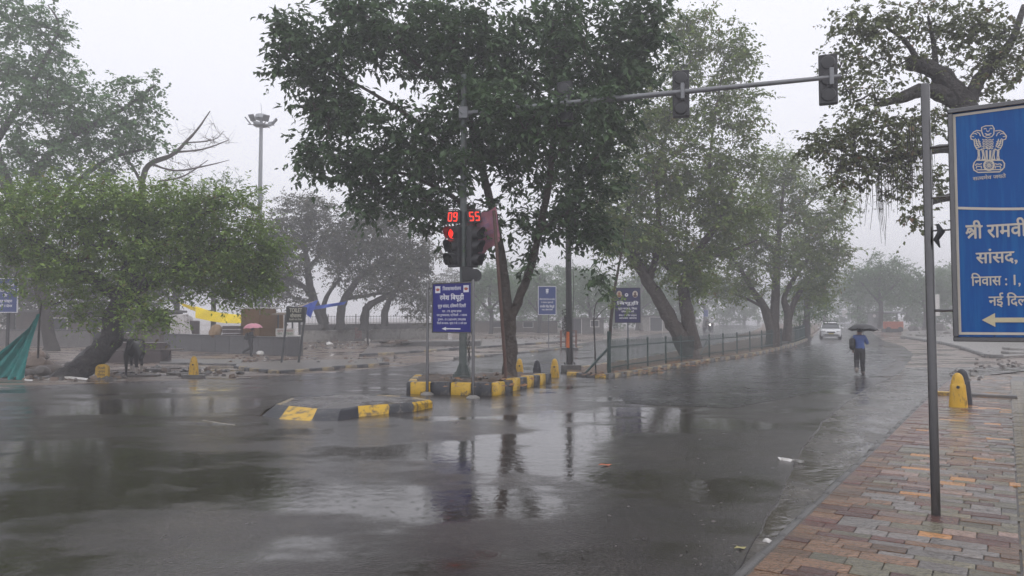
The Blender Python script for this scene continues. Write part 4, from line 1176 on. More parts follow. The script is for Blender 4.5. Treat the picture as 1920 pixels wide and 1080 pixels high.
# ---- smaller boards
def board(label, px0, py0, px1, py1, base_px, base_py, m, lines, post_w=.06, double=False, frame=None, emblem=False, portraits=False, face=0.0, name='signboard', dz=0.0, group=None, thick=.05, post=None, cat='sign'):
    B = G(base_px, base_py, dz)
    s = scale_at(B.y)
    X = lambda px: (px - base_px) / s
    Z = lambda py: P(base_px, py, B.y).z - B.z
    t = thing(name, label, cat, B, face, group)
    x0_, x1_, z0_, z1_ = X(px0), X(px1), Z(py1), Z(py0)
    pm = post or mat('grey_post', (0.16, 0.17, 0.19), .45, .2, 6, metal=.3)
    MB().box((0, .05, z0_/2), (post_w, post_w, z0_ + .4), bev=.008).build('post', pm, t)
    MB().box(((x0_+x1_)/2, 0, (z0_+z1_)/2), (x1_-x0_, thick, z1_-z0_)).build('panel', m, t)
    w, h = x1_-x0_, z1_-z0_
    mb = MB(); f = frame or M_lwhite
    tt = w * .03
    frame_bars(mb, x0_ - .01, z0_ - .01, x1_ + .01, z1_ + .01, tt, d=thick + .02); mb.build('frame', f, t)
    yy = -thick/2 - .004
    mb = MB()
    for s_, fz, hh, ww in lines:
        line(s_, (x0_+x1_)/2, z0_ + h * fz, h * hh, 'c', .03, y=yy, width=w * ww, build=(M_lwhite, t))
    if emblem:
        mb = MB(); cx_ = (x0_+x1_)/2; k = h
        for q in (-.045, 0, .045): mb.lathe([(.01, 0), (.028 * k, .012 * k), (.022 * k, .05 * k), (.012 * k, .06 * k)], 8, (cx_ + q * k * .6, yy + .002, z0_ + h * .85), sy=.08)
        mb.lathe([(.03 * k, 0), (.05 * k, .02 * k), (.05 * k, .045 * k), (.03 * k, .055 * k)], 10, (cx_, yy + .002, z0_ + h * .775), sy=.08); mb.box((cx_, yy, z0_ + h * .835), (.07 * k, .006, .03 * k)); mb.box((cx_, yy, z0_ + h * .745), (.07 * k, .006, .014 * k))
        mb.build('emblem', M_lwhite, t)
    if portraits:
        for k, fx in enumerate((.17, .80)):
            mb = MB(); mb.lathe([(w * .11, 0), (w * .11, .004)], 18, (x0_ + w * fx, yy, z0_ + h * .82), sy=1.25, M=Matrix.Rotation(math.pi/2, 3, 'X'))
            p_ = mb.build('portrait_oval', mat('portrait_tint%d' % k, [(0.5, 0.42, 0.34), (0.55, 0.5, 0.45)][k], .5), t)
            mb = MB(); mb.sphere((x0_ + w * fx, yy - .006, z0_ + h * .835), (w * .045, .004, w * .06), 8); mb.sphere((x0_ + w * fx, yy - .006, z0_ + h * .77), (w * .08, .004, w * .05), 8)
            mb.build('portrait_figure', mat('portrait_fig%d' % k, [(0.33, 0.14, 0.09), (0.12, 0.07, 0.06)][k], .5), p_)
        mb = MB()
        MBk = mb.lathe([(w * .07, 0), (w * .07, .004)], 14, (x0_ + w * .46, yy, z0_ + h * .80), M=Matrix.Rotation(math.pi/2, 3, 'X')); mb.build('badge', M_lwhite, t)
        mb = MB()
        for a in (-40, 0, 40):
            tt_ = math.radians(a); c_ = Vector((x0_ + w * .46, z0_ + h * .785)); dx, dz_ = math.sin(tt_), math.cos(tt_)
            flat(mb, [tuple(c_), tuple(c_ + Vector((dx * .5 + dz_ * .2, dz_ * .5 - dx * .2)) * w * .06), tuple(c_ + Vector((dx, dz_)) * w * .06), tuple(c_ + Vector((dx * .5 - dz_ * .2, dz_ * .5 + dx * .2)) * w * .06)], yy - .006 - a * 1e-6)
        mb.build('lotus', M_navy, t)
    return t
M_blue2 = mat('sign_blue_dull', (0.010, 0.040, 0.20), .3, .1, 4)
board('small blue emblem sign on a grey post left of the dark pole', 1009, 537, 1043, 590, 1029, 652, M_blue2, [('दि{क}षण िद{ल}ली लोक सभा क्षे{त}र', .52, .045, .86), ('में आपका स्वागत है', .41, .045, .66), ('रामवीर िसंह िबधूड़ी', .25, .07, .8), ('सांसद, दि{क}षण िद{ल}ली', .15, .045, .6)], emblem=True, face=.12)
board('dark blue portrait board above the near end of the railing', 1154, 540, 1201, 605, 1178, 690, mat('sign_indigo', (0.020, 0.018, 0.10), .3, .15, 4), [('िबधूड़ी', .52, .075, .85), ('पूर्व सदस्य, िजला', .38, .05, .75), ('दि{क}षण िद{ल}ली', .30, .04, .5), ('सेवा में सदैव तत्पर', .19, .04, .7), ('आपका अपना', .11, .04, .7)], portraits=True, frame=mat('board_frame_dark', (0.03, 0.03, 0.06), .4), dz=.12, face=-.08)
board('far blue bus stop sign beyond the twin-trunked tree', 1319, 581, 1328, 594, 1324, 617, M_blue2, [], face=0)
board('blue lettered board on a dark post at the left edge', -18, 522, 30, 586, 12, 668, M_blue2, [('नगर िनगम िद{ल}ली', .75, .08, .7), ('आपका स्वागत', .6, .08, .8), ('है', .47, .06, .2), ('वार्ड संख्या', .3, .07, .6), ('िद{ल}ली 110044', .16, .07, .6)], post=M_dark, post_w=.14)
board('white blank notice board far behind the white car', 1579.5, 582, 1589, 594, 1584, 611, M_white, [], frame=M_white)
board('white narrow board right behind the steel sign post', 1741, 552, 1763, 592, 1752, 640, M_white, [], frame=M_white)

# ---- toilet sign on two leaning posts
tb0, tb1 = G(527, 683), G(560, 682)
ts = thing('toilet_sign', 'dark TOILET board on two leaning dark posts', 'sign', tb0)
s_ = scale_at(tb0.y)
tp = lambda px, py: P(px, py, tb0.y) - tb0
M_tp = mat('toilet_post', (0.055, 0.06, 0.065), .45, .2)
for a, c in (((527, 686), (540, 574)), ((559, 685), (574, 576))):
    MB().tube([tp(*a), tp(*c)], .055, 8).build('post', M_tp, ts)
q0, q1 = tp(538, 604), tp(573, 576)
M_tboard = mat('toilet_board', (0.022, 0.024, 0.020), .4, .2)
M_tlet = mat('toilet_letters', (0.52, 0.50, 0.42), .45)
MB().box(((q0.x+q1.x)/2, -.08, (q0.z+q1.z)/2), (q1.x-q0.x, .04, q1.z-q0.z)).build('panel', M_tboard, ts)
mb = MB(); w_, h_ = q1.x-q0.x, q1.z-q0.z; xc = (q0.x+q1.x)/2
line('TOILET', xc, q0.z + h_ * .66, h_ * .25, 'c', .03, y=-.105, width=w_ * .68, build=(M_tlet, ts)); line('शौचालय', xc, q0.z + h_ * .32, h_ * .2, 'c', .03, y=-.105, width=w_ * .6, build=(M_tlet, ts)); line('िद{ल}ली नगर िनगम', xc, q0.z + h_ * .12, h_ * .1, 'c', .02, y=-.105, width=w_ * .7, build=(M_tlet, ts))
mb = MB(); frame_bars(mb, q0.x - .02, q0.z - .02, q1.x + .02, q1.z + .02, .04, y=-.08, d=.06); mb.build('frame', M_tp, ts)
# ------------------------------------------------------------------ traffic signal with cantilever arm
M_sig = mat('signal_black', (0.018, 0.018, 0.021), .42, .25, 9, .1, 60)
M_sigpole = mat('signal_pole_green', (0.085, 0.105, 0.10), .42, .25, 5, .2, 40, wear=(0.13, 0.13, 0.125), wear_amt=.4, wear_scale=5)
M_galv = mat('galvanised', (0.20, 0.205, 0.215), .4, .15, 6, metal=.5)
M_red = mat('red_lamp', (0.5, 0.02, 0.01), .3, emit=(1.0, 0.015, 0.008), emit_s=2.2)
M_redlit = mat('red_digits', (0.5, 0.03, 0.01), .3, emit=(1.0, 0.03, 0.012), emit_s=1.6)
M_lens = mat('unlit_lens', (0.03, 0.028, 0.02), .15)
SBASE = G(868, 706, .34)
sig = thing('traffic_signal', 'traffic signal showing red, with a long arm carrying dark heads over the road', 'traffic light', SBASE)
Ys = SBASE.y
ls = lambda px, py, Y=Ys: P(px, py, Y) - SBASE
ptop = ls(872, 140).z
MB().tube([(0, 0, -.05), (0, 0, 1.0), (0, 0, ptop * .6), (0, 0, ptop)], [.115, .105, .09, .075], 14).build('pole', M_sigpole, sig, smooth=40)
mb = MB().box((0, 0, .02), (.52, .52, .03))
for k in range(4):
    a = k * math.pi / 2 + math.pi / 4; d = Vector((math.cos(a), math.sin(a), 0))
    R_ = Matrix.Rotation(a, 3, 'Z')
    mb.prism([(.10, .036), (.31, .036), (.10, .42)], -.008, .008, M=R_ @ Matrix(((1, 0, 0), (0, 0, -1), (0, 1, 0))))
    mb.tube([d * .33 + Vector((0, 0, -.02)), d * .33 + Vector((0, 0, .1))], .016, 6)
mb.build('base_plate', M_sigpole, sig)
MB().box((0, 0, -.12), (.75, .7, .25), bev=.06, taper=.8).build('footing', M_conc_dark, sig)
jz = ls(874, 213).z
arm_end = ls(1577, 143, 17.0)
arm0 = Vector((0, 0, jz)); arm1 = Vector((arm_end.x, arm_end.y, arm_end.z))
dirA = (arm1 - arm0)
MB().tube([arm0 + dirA * t for t in (0, .25, .5, .75, 1)], [.085, .078, .07, .062, .05], 12).build('arm', M_galv, sig, smooth=40)
MB().box(arm0, (.26, .3, .34), bev=.02).build('arm_collar', M_galv, sig)
def signal_head(parent, loc, yaw, lit=None, k=1.0, visors=True, hgt=1.12):
    h = bpy.data.objects.new('signal_head', None)
    b_ = MB().box((0, .06, 0), (.40, .16, hgt), bev=.02)
    for z in (-.36, 0, .36):
        b_.lathe([(.165, 0), (.165, .02), (.14, .05), (.08, .06)], 16, (0, .14, z * hgt / 1.12), M=Matrix.Rotation(-math.pi/2, 3, 'X'))
        b_.box((0, .145, z * hgt / 1.12 + .18), (.40, .012, .012))
    b_.box((0, .16, 0), (.05, .03, .42))
    ho = b_.build('signal_head', M_sig, parent, smooth=35); ho.location = loc; ho.rotation_euler.z = yaw; ho.scale = (k, k, k)
    bpy.data.objects.remove(h)
    for i, z in enumerate((.36, 0, -.36)):
        z = z * hgt / 1.12
        on = lit == i
        MB().lathe([(.145, 0), (.14, .012), (.08, .03), (.01, .035)], 18, (0, -.02, z), M=Matrix.Rotation(math.pi/2, 3, 'X')).build('lens', M_red if on else M_lens, ho, smooth=60)
        if visors:
            vs, fs = [], []; n = 16
            for a in range(n + 1):
                t = math.radians(-55 + 290 * a / n)
                ln = .30 * (.55 + .45 * max(0, math.sin(t)))
                for rr in (.175, .168):
                    vs += [(rr * math.cos(t), -.02, z + rr * math.sin(t)), (rr * math.cos(t), -.02 - ln, z + rr * math.sin(t) - .01)]
            for a in range(n):
                o = a * 4; fs += [(o, o+1, o+5, o+4), (o+2, o+6, o+7, o+3), (o+1, o+3, o+7, o+5)]
            MB().add(vs, fs).build('visor', M_sig, ho, smooth=60)
    return ho
cl_ = ls(852, 468); 
signal_head(sig, Vector((-.27, -.12, ls(855, 463).z)), math.radians(-38), lit=0, k=1.0)
signal_head(sig, Vector((.30, -.05, ls(880, 463).z)), math.radians(62), k=1.0)
MB().box((.12, -.13, ls(880, 515).z), (.3, .18, .42), bev=.03).build('junction_box', M_sig, sig)
MB().lathe([(.17, 0), (.17, .3)], 14, (.34, -.05, ls(880, 517).z), M=Matrix.Rotation(math.pi/2, 3, 'X') ).build('visor', M_sig, sig, smooth=50)
SEG = {'0': 'abcdef', '9': 'abcdfg', '5': 'acdfg', '1': 'bc', '7': 'abc'}
def timer(loc, yaw, digits, tilt=0.0):
    o = MB().box((0, .05, 0), (.40, .14, .34), bev=.015).build('countdown_timer', M_sig, sig); o.location = loc; o.rotation_euler = (0, tilt, yaw)
    for k, dgt in enumerate(digits):
        mb = MB(); cx_ = -.085 + .17 * k; w_, h_ = .1, .22; t = .028
        S = dict(a=((cx_, h_/2), (w_, t)), g=((cx_, 0), (w_, t)), d=((cx_, -h_/2), (w_, t)), b=((cx_ + w_/2, h_/4), (t, h_/2 - .01)), c=((cx_ + w_/2, -h_/4), (t, h_/2 - .01)), f=((cx_ - w_/2, h_/4), (t, h_/2 - .01)), e=((cx_ - w_/2, -h_/4), (t, h_/2 - .01)))
        for q in SEG[dgt]: (x, z), (sx, sz) = S[q]; mb.box((x, -.026, z), (sx, .01, sz))
        mb.build('digit', M_redlit, o)
    mb = MB().box((0, -.08, .185), (.42, .14, .012)); mb.build('hood', M_sig, o)
timer(Vector((-.27, -.12, ls(850, 408).z)), math.radians(-28), '09', .06)
timer(Vector((.30, -.12, ls(890, 407).z)), math.radians(22), '55', -.08)
# heads hung on the arm, seen from behind
ay = math.atan2(dirA.y, dirA.x)
for px, Yq in ((1063, 18.95), (1281, 18.2), (1560, 17.05)):
    t = (P(px, 180, Yq).x - SBASE.x) / dirA.x
    c = arm0 + dirA * t
    signal_head(sig, Vector((c.x, c.y + .18, c.z + (.02 if px == 1063 else -.02))), ay + math.pi + (.1 if px == 1281 else 0), k=1.02, hgt=1.15)
    MB().box(c + Vector((0, -.02, 0)), (.09, .2, .40), Euler((0, 0, ay)), bev=.01).build('clamp', M_galv, sig)
mb = MB(); rr = random.Random(4)
for k in range(7):
    z = ls(880, 640).z + rr.uniform(-.5, .3); mb.tube([(.1, -.05, z + .3), (.18 + rr.uniform(0, .08), -.08, z), (.13, -.06, z - .25), (.19, -.08, z - .1)], .006, 4)
mb.build('cable_tangle', M_dark, sig)
# dark pole with an orange sticker
PBASE = G(1068, 693, .12)
pole = thing('dark_pole', 'tall dark steel pole with an orange sticker between the bollards and the railing', 'pole', PBASE)
lp = lambda px, py: P(px, py, PBASE.y) - PBASE
MB().box((0.05, 0, .04), (.80, .6, .34), bev=.03).build('footing', M_conc_dark, pole)
MB().tube([(0, 0, .1), (-.02, 0, 2.5), (-.06, 0, lp(1063, 240).z), (-.08, 0, lp(1063, 60).z)], [.135, .125, .105, .08], 12).build('shaft', mat('pole_dark', (0.026, 0.025, 0.027), .4, .35, 3, .2, 30, wear=(0.07, 0.06, 0.055), wear_amt=.2, wear_scale=3), pole, smooth=40)
z0_, z1_ = lp(1060, 652).z, lp(1060, 622).z
vs, fs = [], []
for k in range(7):
    a = math.radians(200 + 70 * k / 6); vs += [(-.01 + .134 * math.cos(a), .134 * math.sin(a), z0_), (-.012 + .134 * math.cos(a), .134 * math.sin(a), z1_)]
for k in range(6): fs.append((2*k, 2*k+2, 2*k+3, 2*k+1))
MB().add(vs, fs).build('sticker', mat('orange_sticker', (0.72, 0.15, 0.02), .4, .15, 6, wear=(0.5, 0.3, 0.2), wear_amt=.2), pole)
mb = MB()
for a in range(4):
    t = a * math.pi / 2 + .8; mb.tube([(math.cos(t) * .28, math.sin(t) * .2, .2), (math.cos(t) * .28, math.sin(t) * .2, .3)], .025, 6)
mb.build('anchor_bolts', M_dark, pole)
mb = MB().tube([(.14, -.03, 4.5), (.16, -.05, 3.8), (.18, -.04, 3.2), (.13, -.1, 2.2), (.14, -.06, .3)], .012, 5); mb.build('cable', M_dark, pole)
mb = MB()
for k in range(9): mb.tube([(-.12, -.05, 1.5 + .12 * k), (-.2 - rr.uniform(0, .12), -.06, 1.45 + .12 * k), (-.15, -.07, 1.3 + .1 * k)], .022, 5, jit=.3, rng=rr)
mb.build('dead_vine', M_bark_dark, pole)
# rusty pipe leaning on the forked tree
rb = G(950, 712, .26); rt = P(926, 395, rb.y - .25)
o = MB().tube([(0, -.25, -.1), (rt - rb) * .5 + Vector((0, -.25, 0)), (rt - rb)], .045, 8).build('rusty_pipe', mat('rust', (0.085, 0.042, 0.03), .55, .3, 8, .4, 40), None, smooth=40, loc=rb)
tag(o, 'rust-brown pipe standing against the forked trunk', 'pipe')
# tattered pink banner behind the signal
bc = P(905, 435, Ys + .45)
b_ = MB(); nx, nz = 12, 10; rr2 = random.Random(5)
corner = [P(866, 416, Ys + .5), P(930, 388, Ys - .1), P(938, 452, Ys - .1), P(890, 486, Ys + .3)]
vs = []
for j in range(nz + 1):
    for i in range(nx + 1):
        u_, v_ = i / nx, j / nz
        p = (corner[0] * (1-u_) + corner[1] * u_) * (1-v_) + (corner[3] * (1-u_) + corner[2] * u_) * v_
        p = p + Vector((0, .05 * math.sin(u_ * 9 + v_ * 4) + .03 * math.sin(v_ * 11), .02 * math.sin(u_ * 14)))
        vs.append(p - bc)
b_.add(vs, [(j*(nx+1)+i, j*(nx+1)+i+1, (j+1)*(nx+1)+i+1, (j+1)*(nx+1)+i) for j in range(nz) for i in range(nx)])
ban = thing('torn_banner', 'torn pink banner hanging behind the traffic signal', 'banner', bc)
b_.build('cloth', mat('banner_pink', (0.42, 0.17, 0.21), .55, .25, 4, .3, 20, wear=(0.30, 0.16, 0.26), wear_amt=.5, wear_scale=2.5), ban, smooth=60)
mb = MB(); ar = math.radians(28)
dx_ = (corner[1] - corner[0]).normalized(); dz_ = (corner[1] - corner[2]).normalized()
for k, (s_t, a, c, h) in enumerate([('नववर्ष', .35, .22, .10), ('िवक्रम', .40, .42, .10), ('शुभकामना', .36, .64, .12), ('हािद^क', .5, .82, .08)]):
    V, F, w = word(s_t, .02); o_ = (corner[0] * (1-a) + corner[1] * a) * (1-c) + (corner[3] * (1-a) + corner[2] * a) * c - bc + Vector((0, -.09, 0))
    mb = MB().add([o_ + dx_ * (p[0] * h / .64 * .8) + dz_ * (p[1] * h / .64) for p in V], F)
    mb.build('lettering', mat('banner_print', (0.20, 0.13, 0.24), .6), ban)
mb = MB().tube([corner[0] - bc, corner[0] - bc + Vector((-.35, -.2, .05))], .008, 4).tube([corner[1] - bc, corner[1] - bc + Vector((.12, 0, .3))], .008, 4)
mb.build('cord', M_dark, ban)

# ------------------------------------------------------------------ bollards
M_byel = mat('bollard_yellow', (0.62, 0.36, 0.012), .3, .12, 4, .15, 40, wear=(0.20, 0.12, 0.03), wear_amt=.3, wear_scale=11, streak=.3, coat=.2)
M_bblk = mat('bollard_black', (0.018, 0.019, 0.028), .35, .2, 4, .15, 40)
def bollard(label, loc, h, m, rz=0.0, group=None, flat_=.72):
    t = thing('bollard', label, 'bollard', loc, rz, group)
    prof = [(.235, -.1), (.235, .02), (.215, .3), (.195, .52), (.19, .62), (.168, .64), (.165, .70), (.15, .76), (.135, .83), (.10, .90), (.05, .945), (.005, .955)]
    MB().lathe([(r_ * h / .95, z * h / .95) for r_, z in prof], 20, sy=flat_).build('shell', m, t, smooth=35)
    MB().lathe([(.032, 0), (.032, .012)], 12, (0.0, -.197 * flat_ * h / .95 - .002, .56 * h / .95), M=Matrix.Rotation(math.pi/2, 3, 'X')).build('hole', M_dark, t)
    return t
g1 = 'bollards between the island and the railing'
bollard('yellow bollard nearest the forked tree trunk', G(974, 705), .66, M_byel, 0, g1); bollard('black bollard between two yellow ones on the median', G(1007, 713), .68, M_bblk, .2, g1); bollard('yellow bollard beside the orange-stickered pole', G(1040, 709), .70, M_byel, -.2, g1)
g2 = 'bollards on the right pavement'
bollard('yellow bollard on the wet tiled pavement right of the steel post', G(1797, 763, PH), .68, M_byel, -.5, g2, flat_=.62); bollard('black bollard just behind the yellow one on the right pavement', G(1805, 757, PH), .72, M_bblk, -.5, g2, flat_=.62)
yb = bollard('yellow bollard on a slab by the left roadside mud', G(363, 706, .05), .74, M_byel, .1, None)
MB().box((0, 0, .0), (.75, .5, .14), Euler((0, .03, .2)), bev=.02).build('slab', M_conc_dark, yb)
stb = pv((G(1765, 742, PH) - PO).dot(PU), 0)
ku = (G(1780, 741, PH) - PO).dot(PU)
kt = thing('kerb_stub', 'yellow and dark kerb stub crossing the tiles behind the yellow bollard', 'kerb', pv(ku, .1, PH), PRZ)
MB().box((.15, 0, .03), (.45, .18, .1), bev=.02).build('yellow_stone', M_yel, kt); MB().box((.98, 0, .02), (1.15, .2, .09), bev=.02).build('dark_stone', M_conc_dark, kt)
# small yellow marker stone by the leaning trunk
mk_ = thing('marker_stone', 'short round-topped yellow marker stone with writing under the leaning trunk', 'stone', G(192, 710))
pl = [(-.22, -.1), (.22, -.1)] + [(.22 * math.cos(a * math.pi / 8), .36 + .16 * math.sin(a * math.pi / 8)) for a in range(9)]
MB().prism(pl, -.08, .08, M=Matrix(((1, 0, 0), (0, 0, -1), (0, 1, 0)))).build('stone', mat('marker_yellow', (0.50, 0.30, 0.02), .5, .2, 5, .3, 30, wear=(.2, .13, .03), wear_amt=.3), mk_)
mb = MB()
for k, s_t in enumerate(('िद{ल}ली', 'नगर', 'िनगम')):
    line(s_t, 0, .34 - .12 * k, .07, 'c', .02, y=-.084, width=.26, build=(M_dark, mk_))

# ------------------------------------------------------------------ green railing on the median
M_rail = mat('railing_green', (0.008, 0.038, 0.034), .4, .25, 6, .15, 60, wear=(0.05, 0.04, 0.03), wear_amt=.15)
FP = [G(px, py, .13) for px, py in [(1142, 700), (1188, 691), (1233, 684.5), (1273, 678), (1308, 673), (1340, 668), (1388, 661.5), (1427, 655.5), (1465, 648.5), (1497, 641), (1512, 634), (1519, 629)]]
FL = [0.0]
for a, c in zip(FP, FP[1:]): FL.append(FL[-1] + (Vector((c.x, c.y, 0)) - Vector((a.x, a.y, 0))).length)
def fat(s):
    for i in range(len(FP) - 1):
        if s <= FL[i+1] or i == len(FP) - 2:
            t = (s - FL[i]) / (FL[i+1] - FL[i]); return FP[i].lerp(FP[i+1], t)
fence = thing('railing', 'long dark green hoop-topped railing curving along the median', 'railing', FP[0])
total = FL[-1]; FH = 1.22; npan = int(total / 2.4)
pm = MB().box((0, 0, FH / 2 - .05), (.075, .075, FH + .2), bev=.006).mesh('post'); pm.materials.append(M_rail)
bb = MB(); sp = .15
bb.tube([(-sp/2, 0, .05)] + [(-sp/2, 0, FH - .08)] + [(-sp/2 * math.cos(a), 0, FH - .08 + sp/2 * math.sin(a)) for a in (math.pi/4, math.pi/2, 3*math.pi/4)] + [(sp/2, 0, FH - .08), (sp/2, 0, .05)], .0115, 4)
hm_ = bb.mesh('hoop_bar'); hm_.materials.append(M_rail)
far_b = MB(); nb = 0
for k in range(npan + 1):
    s0 = total * k / npan; p = fat(s0) - FP[0]
    o = bpy.data.objects.new('post', pm); COL.objects.link(o); o.parent = fence; o.location = p
    if k < npan:
        q = fat(total * (k + 1) / npan) - FP[0]; d = q - p; rz = math.atan2(d.y, d.x)
        for z in (FH * .80, FH * .17):
            MB().box((d.x/2, d.y/2, d.z/2 + z), (d.length - .04, .04, .055), Euler((0, -math.asin(d.z / d.length), rz))).build('rail', M_rail, fence, loc=p)
        nh = int(d.length / .30)
        for i in range(nh):
            c = p + d * ((i + .5) / nh)
            if nb < 290:
                o = bpy.data.objects.new('hoop_bar', hm_); COL.objects.link(o); o.parent = fence; o.location = c; o.rotation_euler.z = rz; nb += 1
            else:
                e = Vector((math.cos(rz), math.sin(rz), 0)) * .06
                for sg in (-1, 1): far_b.box(c + e * sg + Vector((0, 0, FH * .5)), (.02, .02, FH - .05), Euler((0, 0, rz)))
if far_b.v: tag(far_b.build('hoop_bars', M_rail, fence), kind='stuff')
s5 = total * 5 / npan; a_, c_ = fat(s5) - FP[0], fat(total * 6 / npan) - FP[0]
MB().tube([a_ + Vector((.1, -.05, .1)), c_ + Vector((0, -.05, FH - .1))], .03, 6).build('brace', M_rail, fence)
MB().tube([Vector((-.95, -.35, 0)), Vector((0, 0, FH * .8))], .045, 6).build('brace', M_rail, fence)
MB().box((0, 0, FH / 2 + .1), (.13, .13, FH + .5), bev=.01).build('end_post', M_rail, fence)

# ------------------------------------------------------------------ floodlight mast
mbse = Vector((P(484, 600, 58).x, 58, gz(58)))
mast = thing('floodlight_mast', 'tall grey floodlight mast rising behind the left trees', 'light mast', mbse)
lm_ = lambda px, py: P(px, py, 58) - mbse
zt_ = lm_(484, 222).z
M_mast = mat('mast_grey', (0.27, 0.28, 0.30), .5, .1, 4, metal=.3)
MB().tube([(0, 0, -.2), (0, 0, zt_ * .5), (0, 0, zt_)], [.26, .18, .13], 12).build('shaft', M_mast, mast, smooth=40)
MB().lathe([(.55, zt_ - .62), (.60, zt_ - .58), (.60, zt_ - .5), (.3, zt_ - .45)], 16).build('ring', M_mast, mast)
for k, a in enumerate((0, 60, 120, 180, 240, 300)):
    t = math.radians(a + 8); d = Vector((math.cos(t), math.sin(t), 0))
    MB().tube([d * .2 + Vector((0, 0, zt_ - .55)), d * 1.0 + Vector((0, 0, zt_ - .5))], .035, 6).build('bracket_arm', M_mast, mast)
    R_ = Matrix.Rotation(t, 3, 'Z') @ Matrix.Rotation(math.radians(38), 3, 'Y')
    MB().box(d * 1.02 + Vector((0, 0, zt_ - .2)), (.1, .5, .55), R_, bev=.02).build('floodlight', mat('flood_grey', (0.16, 0.165, 0.18), .5), mast)
MB().lathe([(.42, zt_ - .1), (.52, zt_ - .02), (.42, zt_ + .28), (.25, zt_ + .34)], 12).build('head_cover', M_mast, mast)
MB().tube([(.05, 0, zt_ + .3), (-.05, 0, zt_ + 1.2)], .015, 4).build('lightning_rod', M_mast, mast)
# ------------------------------------------------------------------ walls on the left
def wall(name, label, pts, h, t, m, cap_m, panel_w, cat='wall', cap_h=.09, cap_over=.05, dz=0.0, gap=.012, split=True):
    """pts: base points along the foot; panels are separate slabs, with a coping"""
    o0 = pts[0]; w = thing(name, label, cat, o0)
    for a, c in zip(pts, pts[1:]):
        d = Vector((c.x - a.x, c.y - a.y, 0)); L = d.length; rz = math.atan2(d.y, d.x); n = max(1, round(L / panel_w))
        for i in range(n):
            q = a + d * ((i + .5) / n) - o0; q.z = (a.z + (c.z - a.z) * (i + .5) / n) - o0.z
            MB().box((0, 0, (h - .3) / 2), (L / n - gap, t, h + .3), bev=.012).build('panel', m, w, loc=q, rz=rz)
        mid = (a + c) / 2 - o0
        MB().box((0, 0, h + cap_h / 2), (L + cap_over, t + cap_over * 2, cap_h), Euler((0, -math.atan2(c.z - a.z, L), 0)), bev=.015).build('coping', cap_m, w, loc=mid, rz=rz)
    return w
M_granite = mat('granite_wet', (0.095, 0.093, 0.097), .3, .25, 3, .2, 30, rv=.12)
M_cap = mat('granite_cap', (0.075, 0.073, 0.078), .28, .2, 3)
M_lightw = mat('stained_plaster', (0.27, 0.255, 0.24), .6, .35, 1.6, .3, 20, rv=.08, wear=(0.15, 0.135, 0.12), wear_amt=.6, wear_scale=1.2)
M_darkw = mat('dark_plaster', (0.12, 0.112, 0.108), .6, .4, 1.5, .3, 20, wear=(0.06, 0.056, 0.054), wear_amt=.6, wear_scale=1.4)
wall('granite_wall', 'low grey granite wall behind the pink umbrella walker', [G(312, 655.5), G(548, 667)], 1.02, .45, M_granite, M_cap, 1.35)
wp = G(553, 668)
MB_ = MB().box((0, 0, .5), (.75, .75, 1.35), bev=.02).build('wall_pier', M_cap, None, loc=wp); tag(MB_, 'dark granite pier ending the low wall', 'pier')
wall('panel_wall', 'grey panelled wall behind the teal sheet at far left', [G(-60, 648), G(172, 650)], 1.15, .3, mat('panel_wall_grey', (0.16, 0.15, 0.145), .5, .3, 2, .2, 20, rv=.1), M_cap, .95)
lw = wall('light_wall', 'long stained light wall below the grey trees', [G(560, 641.5), G(700, 637.5), G(838, 633.5)], .92, .35, M_lightw, M_darkw, 3.0, cap_h=.5, cap_over=.0)
# railing on the light wall
ra, rc = G(560, 641.5), G(838, 633.5)
for_r = thing('wall_railing', 'thin dark railing on top of the stained light wall', 'railing', ra + Vector((0, 0, 1.42)))
d = rc - ra; M_thin = mat('railing_dark', (0.05, 0.05, 0.055), .5)
L = d.length; rzr = math.atan2(d.y, d.x)
for z in (.08, .62): MB().box(d / 2 + Vector((0, 0, z)), (L, .03, .035), Euler((0, -math.asin(d.z / L), rzr))).build('rail', M_thin, for_r)
barm = MB().box((0, 0, .36), (.022, .022, .72)).mesh('bar'); barm.materials.append(M_thin)
rpm = MB().box((0, 0, .4), (.07, .07, .85)).mesh('post'); rpm.materials.append(M_thin)
nb_ = int(L / .28)
for i in range(nb_ + 1):
    o = bpy.data.objects.new('post' if i % 9 == 0 else 'bar', rpm if i % 9 == 0 else barm); COL.objects.link(o); o.parent = for_r; o.location = d * (i / nb_)
# red notice on the light wall
q = G(668, 638.4); nt_ = MB().box((0, -.22, .62), (1.0, .03, .95)).build('painted_notice', mat('faded_red', (0.25, 0.12, 0.11), .6, .3, 4, wear=(.26, .22, .2), wear_amt=.6, wear_scale=5), None, loc=q); tag(nt_, 'faded red notice on the stained light wall', 'notice')
# ------------------------------------------------------------------ stone platform and plank bench behind the cow
M_maroon = mat('maroon_granite', (0.060, 0.042, 0.042), .32, .3, 4, .2, 30)
sp0 = G(258, 679)
sp = thing('stone_platform', 'dark maroon stone block with a long plank seat behind the black cow', 'bench', sp0, .05)
s_ = scale_at(sp0.y)
MB().box((0, 0, .3), (105 / s_, 1.3, .62), bev=.02).build('lower_block', M_maroon, sp)
MB().box((-.05, .1, .82), (100 / s_, 1.0, .36), bev=.02).build('upper_block', M_maroon, sp)
MB().box((-.1, -.35, .66), (180 / s_, .5, .06), bev=.01).build('plank', mat('plank_wood', (0.10, 0.085, 0.075), .45, .3, 5), sp)
for x in (1.42,):
    MB().tube([(x, -.1, .98), (x + .22, -.1, .86), (x + .25, -.1, .55), (x + .2, -.1, .25), (x, -.1, .12)], .03, 6).build('hoop', M_thin, sp)
